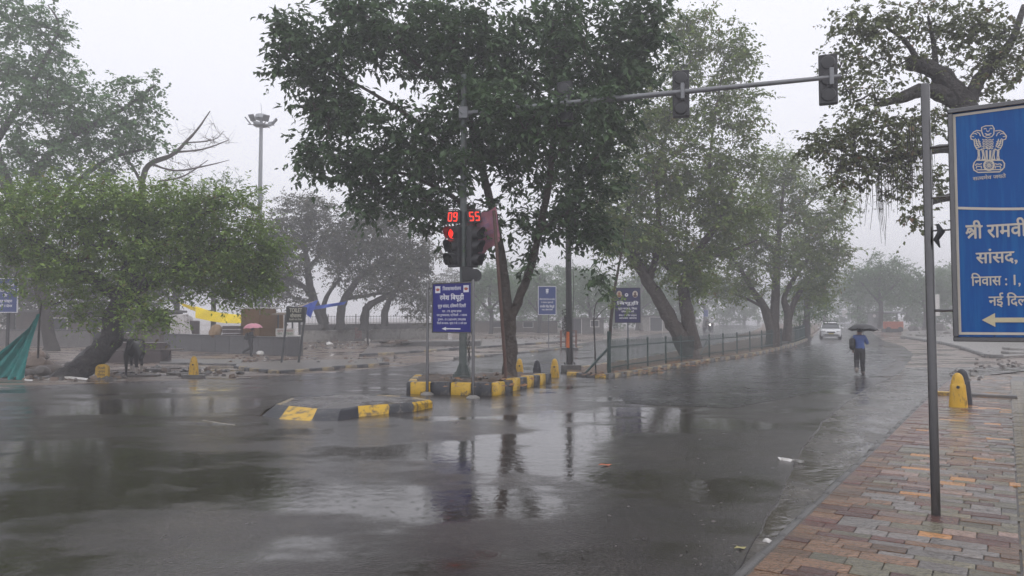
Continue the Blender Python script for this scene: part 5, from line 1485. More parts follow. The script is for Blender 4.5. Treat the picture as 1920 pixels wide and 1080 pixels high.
# ------------------------------------------------------------------ draped cloths
def sheet(name, label, cat, corners, nx, nz, m, fold=.06, freq=9, thick=.0, seed=1, sag=0.0, ragged=0.0, parts=None):
    """cloth between four world corners (tl, tr, br, bl) with folds along y"""
    R = random.Random(seed); c0 = corners[3]
    vs = []
    ph = R.random() * 6
    for j in range(nz + 1):
        for i in range(nx + 1):
            u_, v_ = i / nx, j / nz
            p = (corners[0] * (1-u_) + corners[1] * u_) * (1-v_) + (corners[3] * (1-u_) + corners[2] * u_) * v_
            p = p + Vector((0, fold * math.sin(u_ * freq + ph + v_ * 1.5) * (.35 + .65 * v_) + fold * .5 * math.sin(u_ * freq * 2.3 + v_ * 5), -sag * math.sin(math.pi * u_) + (R.uniform(-ragged, ragged) if j == nz else 0)))
            vs.append(p - c0)
    n = nx + 1
    fs = [(j*n+i, j*n+i+1, (j+1)*n+i+1, (j+1)*n+i) for j in range(nz) for i in range(nx)]
    k = len(vs)
    vs2 = [v + Vector((0, .012, 0)) for v in vs]
    fs2 = [tuple(reversed([a + k for a in f])) for f in fs]
    rim = []
    for i in range(nx): rim += [(i + 1, i, k + i, k + i + 1), (nz*n + i, nz*n + i + 1, k + nz*n + i + 1, k + nz*n + i)]
    for j in range(nz): rim += [(j*n, (j+1)*n, k + (j+1)*n, k + j*n), ((j+1)*n + nx, j*n + nx, k + j*n + nx, k + (j+1)*n + nx)]
    o = MB().add(vs + vs2, fs + fs2 + rim).build(name, m, None, smooth=60, loc=c0)
    return tag(o, label, cat)
M_teal = mat('teal_sheet', (0.012, 0.20, 0.19), .5, .22, 3, .3, 14, wear=(0.02, 0.27, 0.25), wear_amt=.4, wear_scale=2)
Yt = G(40, 712).y
sheet('teal_sheet', 'teal tarpaulin hanging to a point over rubble at the left edge', 'tarpaulin', [P(62, 612, Yt + .2), P(73, 588, Yt), P(40, 713, Yt - .2), P(-60, 704, Yt)], 44, 20, M_teal, fold=.13, freq=17, seed=3, ragged=.06)
MB_ = MB().tube([(0, 0, -.2), (.02, 0, 2.2), (.1, 0, 2.95)], .04, 6).build('tarp_pole', M_bark_dark, None, loc=G(70, 700)); tag(MB_, 'thin wooden pole holding up the teal tarpaulin', 'pole')
M_ytarp = mat('yellow_tarp', (0.88, 0.66, 0.004), .4, .08, 3, .2, 12)
Yy = 49.0
sheet('yellow_tarp', 'bright yellow tarpaulin slung under the leaning tree', 'tarpaulin', [P(366, 574, Yy), P(452, 590, Yy), P(452, 606, Yy - .3), P(368, 596, Yy - .3)], 18, 8, M_ytarp, fold=.1, freq=8, sag=.12, seed=5)
sheet('yellow_tarp', 'torn yellow strip of tarpaulin hanging below the leaves', 'tarpaulin', [P(334, 566, Yy), P(366, 576, Yy), P(366, 584, Yy), P(345, 575, Yy)], 8, 3, M_ytarp, fold=.05, seed=6)
M_wcloth = mat('white_cloth', (0.60, 0.57, 0.57), .6, .2, 4, .4, 14, wear=(0.3, 0.27, 0.26), wear_amt=.4, wear_scale=3)
stl = thing('covered_stall', 'stall covered with a dirty white draped cloth behind the granite wall', 'stall', G(340, 650))
qs = lambda px, py, dy=0: P(px, py, stl.location.y + dy) - stl.location
MB().box((qs(340, 610).x, .5, .95), (1.9, 1.0, 1.9), bev=.05).build('table', M_maroon, stl)
def sub_sheet(parent, name, cs, m, **kw):
    o = sheet(name, None, None, [c + parent.location for c in cs], kw.pop('nx', 20), kw.pop('nz', 10), m, **kw); o.location = o.location - parent.location; o.parent = parent; return o
sub_sheet(stl, 'front_cloth', [qs(317, 592, -.1), qs(353, 589, -.1), qs(361, 630, -.35), qs(318, 630, -.35)], M_wcloth, fold=.12, freq=15, seed=8)
sub_sheet(stl, 'side_cloth', [qs(353, 590, 0), qs(362, 596, .3), qs(364, 630, .2), qs(356, 630, -.1)], M_wcloth, fold=.08, freq=9, seed=9, nx=10)
sub_sheet(stl, 'top_cloth', [qs(318, 591, 1.0), qs(353, 588, 1.0), qs(353, 590, -.12), qs(317, 593, -.12)], M_wcloth, fold=.03, freq=7, seed=10)
sheet('hung_cloth', 'pale cloth strip hanging beside the leaning trunk', 'cloth', [P(196, 582, 40), P(213, 578, 40), P(203, 620, 40), P(184, 622, 40)], 8, 8, M_wcloth, fold=.08, seed=12)
# brown kiosk of corrugated panels
Yk = 49.5
M_brownp = mat('brown_panel', (0.20, 0.105, 0.028), .5, .2, 3, .3, 20, rv=.1)
kb = Vector((P(483, 600, Yk).x, Yk, gz(Yk)))
ki = thing('brown_kiosk', 'brown corrugated panel kiosk behind the pink umbrella', 'kiosk', kb)
kx = lambda px: (px - 483) / scale_at(Yk)
kz = lambda py: P(483, py, Yk).z - kb.z
for a, c, top in ((452, 487, 579), (488, 517, 579.5)):
    n = 14; vs, fs = [], []
    for i in range(n * 2 + 1):
        x = kx(a) + (kx(c) - kx(a)) * i / (2 * n); y = .03 if i % 2 else -.03
        vs += [(x, y, -.1), (x, y, kz(top))]
    fs = [(2*i, 2*i+2, 2*i+3, 2*i+1) for i in range(2 * n)]
    MB().add(vs, fs).build('panel', M_brownp, ki)
MB().box(((kx(452) + kx(517)) / 2, .9, kz(577)), (kx(517) - kx(452) + .1, 1.9, .06)).build('roof', M_white, ki)
MB().box(((kx(452) + kx(517)) / 2, 1.7, kz(600) / 2), (kx(517) - kx(452), .05, kz(580))).build('back_panel', M_brownp, ki)
# white stall with a printed banner right of the kiosk
ws = thing('open_stall', 'open stall with a white printed banner behind the TOILET board', 'stall', Vector((P(540, 600, 48.5).x, 48.5, gz(48.5))))
wx = lambda px: (px - 540) / scale_at(48.5); wz = lambda py: P(540, py, 48.5).z - ws.location.z
MB().box((0, .3, wz(628) / 2), (wx(561) - wx(518), .8, wz(628)), bev=.02).build('counter', M_white, ws)
mbn = MB().box((wx(536), -.12, (wz(616) + wz(628)) / 2), (wx(553) - wx(518), .03, wz(616) - wz(628))).build('banner', mat('banner_white', (0.55, 0.53, 0.5), .5), ws)
for k, (st, py) in enumerate((('सुलभ शौचालय', 622), ('जन सुिवधा', 627.5))):
    line(st, wx(536), wz(py), .13, 'c', .02, y=-.145, width=1.0, build=(mat('banner_ink%d' % k, [(0.30, 0.12, 0.1), (0.12, 0.2, 0.1)][k], .5), mbn))
for px in (519, 532, 546, 560): MB().box((wx(px), .3, wz(600) / 2 + .25), (.09, .09, wz(586))).build('post', M_tp, ws)
MB().box((wx(540), .3, wz(588)), (wx(566) - wx(515), 1.6, .1), Euler((.05, 0, 0))).build('roof', mat('stall_roof', (0.22, 0.18, 0.14), .5), ws)
M_btarp = mat('blue_tarp', (0.015, 0.07, 0.42), .4, .15, 4, .3, 14)
sheet('blue_tarp', 'blue tarpaulin corner hanging beside the TOILET board', 'tarpaulin', [P(563, 576, 48), P(596, 562, 48), P(583, 597, 47.8), P(575, 590, 47.9)], 12, 8, M_btarp, fold=.1, seed=14)
sheet('blue_tarp', 'long blue tarpaulin strip stretched towards the grey trees', 'tarpaulin', [P(590, 574, 48.4), P(650, 565, 49), P(645, 571, 49), P(588, 581, 48.3)], 14, 4, M_btarp, fold=.05, seed=15)
sheet('tan_awning', 'tan awning cloth above the TOILET board', 'awning', [P(560, 574, 49), P(596, 562, 48.2), P(592, 567, 48), P(560, 580, 48.5)], 10, 4, mat('tan_cloth', (0.27, 0.21, 0.16), .6, .2), fold=.04, seed=16)
# tan bundle and dark crates on the wall
def rock(name, label, loc, size, m, seed, cat='rock', group=None, parent=None, flat_=.8):
    R = random.Random(seed); bm = bmesh.new(); bmesh.ops.create_icosphere(bm, subdivisions=2, radius=1)
    pl = [(Vector((R.uniform(-1, 1), R.uniform(-1, 1), R.uniform(-1, 1))).normalized(), R.uniform(.55, .85)) for _ in range(9)]
    for v in bm.verts:
        for n_, d_ in pl:
            e = v.co.dot(n_)
            if e > d_: v.co -= n_ * (e - d_)
        v.co = Vector((v.co.x * size[0], v.co.y * size[1], v.co.z * size[2])) * (1 + R.uniform(-.04, .04))
    me = bpy.data.meshes.new(name); bm.to_mesh(me); bm.free()
    o = link(name, me, m, parent, smooth=35, loc=loc, rz=R.random() * 6)
    if label: tag(o, label, cat, group)
    return o
rock('tan_bundle', 'tan rounded bundle sitting behind the granite wall below the yellow tarpaulin', P(404, 621, 48.6), (.5, .45, .5), mat('tan_sack', (0.26, 0.17, 0.09), .7, .3, 4, .4, 20), 3, 'bundle')
cr = thing('crate_stack', 'stack of dark red crates under the yellow tarpaulin', 'crates', P(436, 632, 48.8))
for k in range(3): MB().box((.0, 0, .12 + .25 * k), (1.1, .7, .22), bev=.02).build('crate', M_maroon, cr)
# rubble heap at the left edge: each stone
M_rub = [mat('rubble_brown', (0.13, 0.09, 0.065), .5, .35, 4, .5, 16, rv=.2), mat('rubble_grey', (0.12, 0.105, 0.095), .5, .35, 4, .5, 16, rv=.2)]
where = ['at the top of the left heap', 'on the near side of the heap', 'at the heap foot by the white tape', 'against the teal tarpaulin', 'beside the leaning trunk', 'lying alone before the teal tarpaulin', 'half under the heap top', 'on the heap shoulder', 'at the far side of the heap', 'at the very left corner']
for k, (px, py, r_, up) in enumerate([(62, 700, .55, .15), (75, 705, .38, .0), (84, 699, .42, .1), (55, 706, .33, 0), (97, 703, .3, .0), (6, 707, .36, 0), (68, 692, .45, .4), (80, 690, .34, .45), (56, 690, .3, .5), (28, 709, .24, 0)]):
    rock('rubble_stone', ('large brown ' if r_ > .4 else 'grey ') + 'rubble stone ' + where[k], G(px, py) + Vector((0, 0, up + r_ * .35)), (r_, r_ * .8, r_ * .7), M_rub[k % 2], 30 + k, 'stone', 'rubble stones by the teal tarpaulin')
rock('soil_mound', 'low mound of wet earth under the left rubble', G(72, 703), (1.3, .9, .45), M_soil, 60, 'mound')
mb = MB(); R3 = random.Random(8); x = 42
pts = [G(40, 700), G(46, 714), G(60, 716), G(80, 713), G(105, 712), G(130, 711), G(150, 712), G(162, 714)]
v_ = []; 
for i, p in enumerate(pts): v_ += [p - pts[0] + Vector((0, 0, .01 + R3.uniform(0, .03))), p - pts[0] + Vector((R3.uniform(-.05, .05), R3.uniform(.02, .12), .03 + R3.uniform(0, .07)))]
mb.add(v_, [(2*i, 2*i+2, 2*i+3, 2*i+1) for i in range(len(pts) - 1)]); tag(mb.build('plastic_tape', M_white, None, loc=pts[0]), 'crumpled white plastic tape on the mud below the teal tarpaulin', 'tape')
# loose planks and slabs
for k, (px, py, lx, a, lab) in enumerate([(268, 706, 1.2, .1, 'loose flat stone slab under the black cow'), (295, 695, 1.0, -.1, 'loose slab lying right of the black cow'), (318, 692, .9, .15, 'thin slab left of the lone yellow bollard'), (335, 703, .8, 0., 'slab touching the lone yellow bollard plinth'), (240, 700, .7, .3, 'broken slab behind the black cow legs')]):
    o = MB().box((0, 0, .04), (lx, .4, .09), Euler((.03, .02, a)), bev=.012).build('stone_slab', M_rub[1], None, loc=G(px, py)); tag(o, lab, 'slab', 'loose slabs on the left pavement')
pile = thing('slab_pile', 'pile of broken slabs in front of the stained light wall', 'slab pile', G(738, 652))
for k in range(16):
    MB().box((R3.uniform(-1.3, 1.3), R3.uniform(-.4, .5), .07 + .14 * (k // 4)), (R3.uniform(.6, 1.3), R3.uniform(.4, .6), .11), Euler((R3.uniform(-.1, .1), R3.uniform(-.1, .1), R3.uniform(-.6, .6))), bev=.012).build('slab', M_rub[k % 2], pile)
o = MB().box((0, 0, .16), (6.2, 2.0, .55), bev=.03).build('concrete_plinth', M_conc_dark, None, loc=G(822, 650)); tag(o, 'low dark concrete plinth behind the navy sign', 'plinth')
o = MB().tube([(0, 0, -.2), (-.05, 0, 1.5), (-.25, 0, 3.2)], [.1, .08, .05], 6, jit=.2).build('dead_stem', M_bark_dark, None, smooth=50, loc=G(690, 648)); tag(o, 'thin leafless stem before the stained light wall', 'tree')
for k, (px, py, lab) in enumerate([(689, 641, 'white plastic bag at the foot of the red notice'), (617, 648, 'white plastic bag on the mud left of the thin stem'), (487, 667, 'white scrap bag by the walker with the pink umbrella')]):
    rock('plastic_bag', lab, G(px, py) + Vector((0, 0, .12)), (.36 - .06 * k, .3, .2), M_white, 90 + k, 'bag', 'white plastic bags')
# wire cage barricade left of the dark pole
cb = thing('cage_barricade', 'rusty red wire cage behind the orange-stickered pole', 'barricade', G(1066, 655))
sc_ = scale_at(cb.location.y); M_cage = mat('cage_red', (0.16, 0.055, 0.035), .5, .3)
for x in (-14, -5, 5, 14):
    for y in (-.5, .5): MB().box((x / sc_, y, .65), (.06, .06, 1.3)).build('upright', M_cage, cb)
for z in (.12, .5, .9, 1.28):
    for y in (-.5, .5): MB().box((0, y, z), (28 / sc_, .04, .04)).build('bar', M_cage, cb)
MB().box((0, 0, .05), (34 / sc_, 1.3, .18), bev=.03).build('footing', M_conc_dark, cb)
# low buildings beyond the left carriageway
def low_building(label, px0, px1, top, Y, m, openings, name='low_building', group=None):
    b0 = Vector((P((px0 + px1) / 2, 600, Y).x, Y, gz(Y))); t = thing(name, label, 'building', b0, 0, group)
    w = (px1 - px0) / scale_at(Y); h = P(0, top, Y).z - b0.z
    MB().box((0, 2, h / 2 - .2), (w, 4, h + .4)).build('wall', m, t); MB().box((0, 2, h + .08), (w + .5, 4.5, .18)).build('roof', M_conc_dark, t)
    for px, wz_, z0__, z1__ in openings:
        x = (px - (px0 + px1) / 2) / scale_at(Y); f = MB().box((x, -.03, (z0__ + z1__) / 2), (wz_, .08, z1__ - z0__)).build('door' if z0__ < .1 else 'window', M_dark, t)
        mb = MB(); frame_bars(mb, x - wz_/2 - .05, z0__ - .05, x + wz_/2 + .05, z1__ + .05, .07, y=-.06, d=.06); mb.build('frame', M_white, f)
low_building('low grey hut with a dark door behind the dark pole', 1058, 1132, 598, 84, M_darkw, [(1080, 1.2, 0, 1.7), (1115, .9, .8, 1.5)])
low_building('long low brown building behind the forked trunk', 850, 1045, 604, 92, mat('brown_plaster', (0.15, 0.115, 0.095), .6, .3, 1.5), [(880, 1.2, 0, 1.6), (930, 1.2, .6, 1.3), (990, 1.2, .6, 1.3)])
low_building('hazy low building left of the twin-trunked tree', 1205, 1262, 594, 98, M_lightw, [(1230, 1.6, 0, 1.8)])
low_building('dark low hut under the leaning tree by the panelled wall', 30, 300, 585, 58, mat('hut_brown', (0.085, 0.07, 0.062), .6, .35, 1.5), [(110, 1.4, .9, 2.0), (180, 1.2, 0, 2.0), (250, 1.4, .9, 2.0)])
# far stalls on the right
fs_ = thing('roadside_cart', 'orange fronted food cart under the far tree on the right', 'cart', G(1672, 622.5))
f_s = scale_at(fs_.location.y)
MB().box((0, 0, .85), (34 / f_s, 1.4, .9), bev=.04).build('counter', mat('cart_orange', (0.50, 0.10, 0.03), .5, .2, 4), fs_)
MB().box((0, 0, .2), (30 / f_s, 1.2, .5), bev=.03).build('underframe', M_dark, fs_)
for x in (-14, 14): MB().box((x / f_s, .4, 1.5), (.08, .08, 2.0)).build('post', M_tp, fs_)
MB().box((0, .2, 2.45), (46 / f_s, 2.2, .1), Euler((.1, 0, 0))).build('roof', M_dark, fs_)
for x in (-11, 11): MB().lathe([(.33, -.04), (.36, 0), (.33, .04)], 14, (x / f_s, -.68, .3), M=Matrix.Rotation(math.pi/2, 3, 'X')).build('wheel', M_dark, fs_)
fk = thing('grey_kiosk', 'grey kiosk with dark openings left of the orange cart', 'kiosk', G(1645, 617))
f_s = scale_at(fk.location.y)
MB().box((0, .6, 1.1), (20 / f_s, 1.4, 2.3), bev=.03).build('body', M_granite, fk); MB().box((-.2, -.13, 1.3), (.6, .05, .8)).build('opening', M_dark, fk); MB().box((0, .4, 2.35), (26 / f_s, 2.2, .1)).build('roof', M_dark, fk)
MB().box((.4, -.13, 1.2), (.4, .05, .6)).build('opening', M_dark, fk); MB().lathe([(.25, 0), (.25, .02)], 14, (-.45, -.1, 1.95), M=Matrix.Rotation(math.pi/2, 3, 'X')).build('round_badge', M_white, fk)
for k, (px, py, r_, lab) in enumerate([(1712, 622, .6, 'hazy boulder right of the orange cart'), (1735, 620, .5, 'low hazy boulder behind the steel sign post'), (1762, 622, .8, 'big hazy boulder right of the steel sign post'), (1800, 620, .7, 'hazy boulder below the tall sign corner'), (1775, 628, .35, 'small boulder before the big hazy one')]):
    rock('boulder', lab, G(px, py) + Vector((0, 0, r_ * .4)), (r_ * 1.3, r_, r_), M_rub[1], 120 + k, 'boulder', 'boulders beyond the far pavement')
for k, (px, py, lx, lab) in enumerate([(1740, 634, 2.2, 'fallen kerb slab on the far right pavement'), (1900, 668, 1.2, 'broken slab at the corner of the side entrance'), (1905, 660, 1.6, 'long broken slab at the right edge below the tall sign')]):
    o = MB().box((0, 0, .2), (lx, .6, .16), Euler((.04, .05, .2)), bev=.03).build('broken_slab', M_concrete, None, loc=G(px, py)); tag(o, lab, 'slab', 'broken slabs on the far right pavement')
# ------------------------------------------------------------------ litter and leaves
def scatter(name, label, areas, size, m, seed, flat_=.02):
    R = random.Random(seed); mb = MB()
    for (x0, y0, x1, y1, n, dz) in areas:
        for _ in range(n):
            p = G(R.uniform(x0, x1), R.uniform(y0, y1), dz); a = R.random() * 6.28; s = size * R.uniform(.4, 1.3)
            u_ = Vector((math.cos(a), math.sin(a), R.uniform(-.2, .2))) * s; w_ = Vector((-math.sin(a), math.cos(a), R.uniform(-.3, .3))) * s * R.uniform(.4, .9)
            p = p + Vector((0, 0, .02 + s * .1))
            mb.add([p - u_, p - w_ * .8 + Vector((0, 0, s * .2)), p + u_, p + w_], [(0, 1, 2), (0, 2, 3)])
    return tag(mb.build(name, m), label, kind='stuff')
scatter('litter', 'scattered white litter on the left ground', [(570, 640, 840, 652, 60, 0), (300, 668, 560, 684, 20, 0), (200, 690, 420, 705, 14, 0), (960, 628, 1050, 640, 40, 0), (600, 655, 1000, 668, 20, .05)], .11, M_white, 3)
def debris(name, label, areas, size, mats, seed):
    R = random.Random(seed); mb = MB()
    for (x0, y0, x1, y1, n, dz) in areas:
        for _ in range(n):
            p = G(R.uniform(x0, x1), R.uniform(y0, y1), dz); s = size * R.uniform(.35, 1.4)
            mb.box(p + Vector((0, 0, s * .2)), (s, s * R.uniform(.5, 1), s * R.uniform(.3, .7)), Euler((R.uniform(-.5, .5), R.uniform(-.5, .5), R.random() * 6)), mi=R.randrange(len(mats)), taper=R.uniform(.5, .95))
    return tag(mb.build(name, mats), label, kind='stuff')
debris('rubble_bits', 'broken brick and stone bits strewn along the left roadside', [(560, 640, 860, 655, 150, 0), (20, 700, 240, 714, 110, 0), (240, 690, 450, 709, 60, 0), (860, 632, 1050, 645, 120, 0), (430, 668, 760, 684, 60, .0), (835, 704, 955, 713, 18, .27)], .20, [M_rub[0], M_rub[1], M_conc_dark], 14)
debris('rubble_bits', 'stone bits along the far right pavement', [(1700, 622, 1800, 636, 60, .1), (1830, 660, 1920, 690, 40, .05), (1780, 690, 1840, 715, 25, .1)], .16, [M_rub[1], M_concrete], 15)
M_dleaf = mat('dead_leaves', (0.20, 0.10, 0.045), .5, .4, 9)
scatter('fallen_leaves', 'dead leaves strewn over the median soil', [(1150, 690, 1250, 702, 180, .14), (1250, 676, 1330, 688, 200, .14), (1330, 664, 1420, 675, 160, .14), (1420, 650, 1500, 660, 80, .14), (1085, 697, 1135, 706, 60, .14), (820, 705, 1000, 728, 60, .3)], .09, M_dleaf, 4)
scatter('road_grit', 'grit and bits of leaf along the wet road edge', [(1250, 690, 1400, 700, 20, .03), (1140, 705, 1300, 716, 30, .03), (1300, 850, 1420, 1070, 45, .03), (1000, 760, 1300, 1060, 20, .03)], .018, mat('grit', (0.065, 0.055, 0.045), .5, .3), 5)
for k, (px, py, s, m, lab, nm) in enumerate([(1134, 872, .09, mat('orange_leaf', (0.36, 0.09, 0.03), .4), 'single orange fallen leaf on the wet asphalt', 'fallen_leaf'), (1388, 1028, .05, mat('yellow_leaf', (0.30, 0.27, 0.11), .5), 'yellowish fallen leaf near the pavement kerb', 'fallen_leaf')]):
    p = G(px, py, .034); mb = MB()
    mb.add([(-s, 0, 0), (-s*.3, -s*.45, .01), (s*.5, -s*.35, .0), (s, .0, .012), (s*.4, s*.4, .0), (-s*.4, s*.4, .014), (0, 0, .012)], [(0, 1, 6), (1, 2, 6), (2, 3, 6), (3, 4, 6), (4, 5, 6), (5, 0, 6)])
    tag(mb.build(nm, m, None, loc=p), lab, 'leaf')
rock('pebble', 'pale stone lying by the pavement kerb at the bottom', G(1440, 1016, .02), (.045, .035, .03), M_white, 71, 'stone')
o = sheet('plastic_scrap', 'crumpled white plastic scrap on the muddy road edge', 'scrap', [G(1458, 857, .06), G(1508, 864, .05), G(1510, 868, .02), G(1462, 863, .03)], 14, 3, M_white, fold=.03, freq=14, seed=19)
o = sheet('pale_strip', 'pale bent plastic strip on the road left of the island nose', 'strip', [G(380, 788, .03), G(440, 797, .03), G(440, 800, .02), G(384, 791, .02)], 10, 2, mat('pale_strip', (0.30, 0.26, 0.20), .4), fold=.02, seed=20)
# ------------------------------------------------------------------ people, cow, vehicles
def skin_mesh(name, V, E, Rr, sub=2, root=0):
    me = bpy.data.meshes.new(name); me.from_pydata([tuple(v) for v in V], E, []); me.update()
    o = bpy.data.objects.new(name, me); COL.objects.link(o)
    md = o.modifiers.new('skin', 'SKIN'); md.use_smooth_shade = True
    for i, sv in enumerate(me.skin_vertices[0].data):
        r = Rr[i]; sv.radius = r if hasattr(r, '__len__') else (r, r); sv.use_root = (i == root)
    s = o.modifiers.new('sub', 'SUBSURF'); s.levels = sub; s.render_levels = sub
    bpy.context.view_layer.update()
    out = bpy.data.meshes.new_from_object(o.evaluated_get(bpy.context.evaluated_depsgraph_get()))
    bpy.data.objects.remove(o); bpy.data.meshes.remove(me); out.name = name
    return out
M_skin = mat('skin_brown', (0.20, 0.105, 0.07), .5, .1)
M_hair = mat('hair_black', (0.012, 0.011, 0.012), .5)
def person(name, label, loc, rz, J, mats, kind=None, group=None):
    """J: joints (dict of local points); mats: shirt, trousers, shoes"""
    V, E, R = [], [], []
    idx = {}
    def add(k, p, r, par=None):
        V.append(Vector(p)); R.append(r); idx[k] = len(V) - 1
        if par is not None: E.append((idx[par], idx[k]))
    add('pelvis', J['pelvis'], (.17, .13)); add('waist', J['waist'], (.16, .12), 'pelvis'); add('chest', J['chest'], (.185, .13), 'waist'); add('neck', J['neck'], .055, 'chest')
    hb = Vector(J['neck']) + (Vector(J['head']) - Vector(J['neck'])) * .45
    add('jaw', hb, (.07, .08), 'neck'); add('head', J['head'], (.082, .10), 'jaw'); f = Vector(J.get('face', (0, 1, 0))).normalized()
    add('crown', Vector(J['head']) + Vector((0, 0, .085)), (.06, .075), 'head')
    for sd in ('l', 'r'):
        add('sh' + sd, J['sh' + sd], .082, 'chest'); add('el' + sd, J['el' + sd], .062, 'sh' + sd); add('wr' + sd, J['wr' + sd], .042, 'el' + sd)
        d = (Vector(J['wr' + sd]) - Vector(J['el' + sd])).normalized()
        palm = Vector(J['wr' + sd]) + d * .07; add('pa' + sd, palm, (.034, .02), 'wr' + sd)
        side = d.cross(Vector((0, 0, 1))); side = side.normalized() if side.length > .1 else Vector((1, 0, 0)); curl = side.cross(d).normalized()
        for k in range(4):
            b0 = palm + d * .035 + side * (.024 - .016 * k); b1 = b0 + d * (.035 - .004 * abs(k - 1)) + curl * -.012; b2 = b1 + d * .012 + curl * -.026
            add('f%d%s' % (k, sd), b0, .0095, 'pa' + sd); add('g%d%s' % (k, sd), b1, .009, 'f%d%s' % (k, sd)); add('h%d%s' % (k, sd), b2, .008, 'g%d%s' % (k, sd))
        t0 = palm + side * .038 - d * .01; add('t' + sd, t0, .011, 'pa' + sd); add('u' + sd, t0 + d * .03 + side * .012, .0095, 't' + sd)
        add('hi' + sd, J['hi' + sd], .125, 'pelvis'); add('kn' + sd, J['kn' + sd], .095, 'hi' + sd); add('an' + sd, J['an' + sd], .075, 'kn' + sd); add('to' + sd, J['to' + sd], (.07, .055), 'an' + sd)
    me = skin_mesh('body', V, E, R, 2, 0)
    t = thing(name, label, 'person', loc, rz, group)
    shirt, trous, shoe = mats
    for m in (M_skin, shirt, trous, shoe): me.materials.append(m)
    wz = Vector(J['pelvis']).z + .04
    hands = [Vector(J['wr' + s]) for s in 'lr']; feet = [(Vector(J['an' + s]), Vector(J['to' + s])) for s in 'lr']
    zi = Vector(J['neck']).z - .005
    mi = []
    for p in me.polygons:
        c = p.center
        h = any((c - w).length < .16 and (c - w).dot((w - Vector(J['el' + s])).normalized()) > -.005 for w, s in zip(hands, 'lr'))
        ft = any(min((c - a).length, (c - b_).length, (c - (a + b_) / 2).length) < .085 for a, b_ in feet)
        mi.append(0 if h or c.z > zi else 3 if ft else 1 if c.z > wz else (1 if abs(c.x) > .24 and c.z > .75 else 2))
    me.polygons.foreach_set('material_index', mi)
    link('body', me, [], t)
    hd = Vector(J['head'])
    MB().sphere(hd + Vector((0, 0, .055)) - f * .018, (.092, .105, .085), 14).build('hair', M_hair, t, smooth=60)
    fr = f.cross(Vector((0, 0, 1))).normalized()
    mb = MB()
    for s in (-1, 1): mb.sphere(hd + f * .088 + fr * s * .033 + Vector((0, 0, -.0)), .012, 6)
    mb.build('eyes', M_dark, t)
    MB().sphere(hd + f * .105 + Vector((0, 0, -.03)), (.014, .014, .022), 6).build('nose', M_skin, t, smooth=60)
    MB().sphere(hd + f * .09 + Vector((0, 0, -.065)), (.025, .025, .007), 6).build('mouth', mat('lips', (0.14, 0.05, 0.045), .5), t, smooth=60)
    for s in (-1, 1): MB().sphere(hd + fr * s * .088 + Vector((0, 0, -.01)), (.014, .02, .03), 6).build('ear', M_skin, t, smooth=60)
    return t
def umbrella(label, loc, rz, hand, apex, r, drop, m, tilt=(0, 0)):
    """hand, apex: local points; canopy of eight sagging panels"""
    t = thing('umbrella', label, 'umbrella', loc, rz)
    hand, apex = Vector(hand), Vector(apex)
    ax = (apex - hand).normalized(); M_ = Matrix.Rotation(tilt[0], 3, 'X') @ Matrix.Rotation(tilt[1], 3, 'Y')
    MB().tube([hand - ax * .1, apex + ax * .05], .007, 6).build('shaft', M_steel, t)
    MB().tube([hand - ax * .1, hand - ax * .14, hand - ax * .16 + Vector((.03, 0, -.01)), hand - ax * .13 + Vector((.055, 0, 0))], .013, 6).build('handle', M_dark, t)
    ns_ = 5
    def pt(a, k):      # along rib a at fraction k
        return M_ @ Vector((r * math.sin(k * 1.25) / math.sin(1.25) * math.cos(a), r * math.sin(k * 1.25) / math.sin(1.25) * math.sin(a), -drop * (1 - math.cos(k * 1.25)) / (1 - math.cos(1.25)))) + apex
    for g in range(8):
        a0, a1 = g * math.pi / 4, (g + 1) * math.pi / 4
        vs, fs = [], []
        for i in range(ns_ + 1):
            k = i / ns_
            p0, p2 = pt(a0, k), pt(a1, k); pm = (p0 + p2) / 2; mid = pt((a0 + a1) / 2, k * (.97 if i == ns_ else 1)).lerp(pm, .62)
            vs += [p0, mid + Vector((0, 0, .03 * k)), p2]
        for i in range(ns_): o = i * 3; fs += [(o, o+3, o+4, o+1), (o+1, o+4, o+5, o+2)]
        MB().add(vs, fs).build('canopy_panel', m, t, smooth=30)
        MB().tube([pt(a0, .02) - Vector((0, 0, .006)), pt(a0, .5) - Vector((0, 0, .006)), pt(a0, 1) - Vector((0, 0, .004))], .004, 4).build('rib', M_steel, t)
    return t
def backpack(label, loc, rz, c, m, s=(.30, .17, .44)):
    t = thing('backpack', label, 'backpack', loc, rz); c = Vector(c)
    MB().box(c, s, bev=.06).build('main_bag', m, t, smooth=50); MB().box(c + Vector((0, -s[1] * .5 - .02, -.08)), (s[0] * .8, .07, s[2] * .45), bev=.03).build('front_pocket', m, t, smooth=50)
    MB().tube([c + Vector((-.04, .05, s[2] / 2)), c + Vector((0, .05, s[2] / 2 + .05)), c + Vector((.04, .05, s[2] / 2))], .01, 5).build('loop', m, t)
    MB().tube([c + Vector((.09, .07, .18)), c + Vector((.1, .22, .22)), c + Vector((.1, .30, .05)), c + Vector((.1, .12, -.15))], .018, 5).build('strap', m, t); MB().tube([c + Vector((-.05, 0, -.2)), c + Vector((-.12, -.03, -.28)), c + Vector((-.2, -.05, -.36))], .008, 4).build('loose_strap', m, t)
    return t
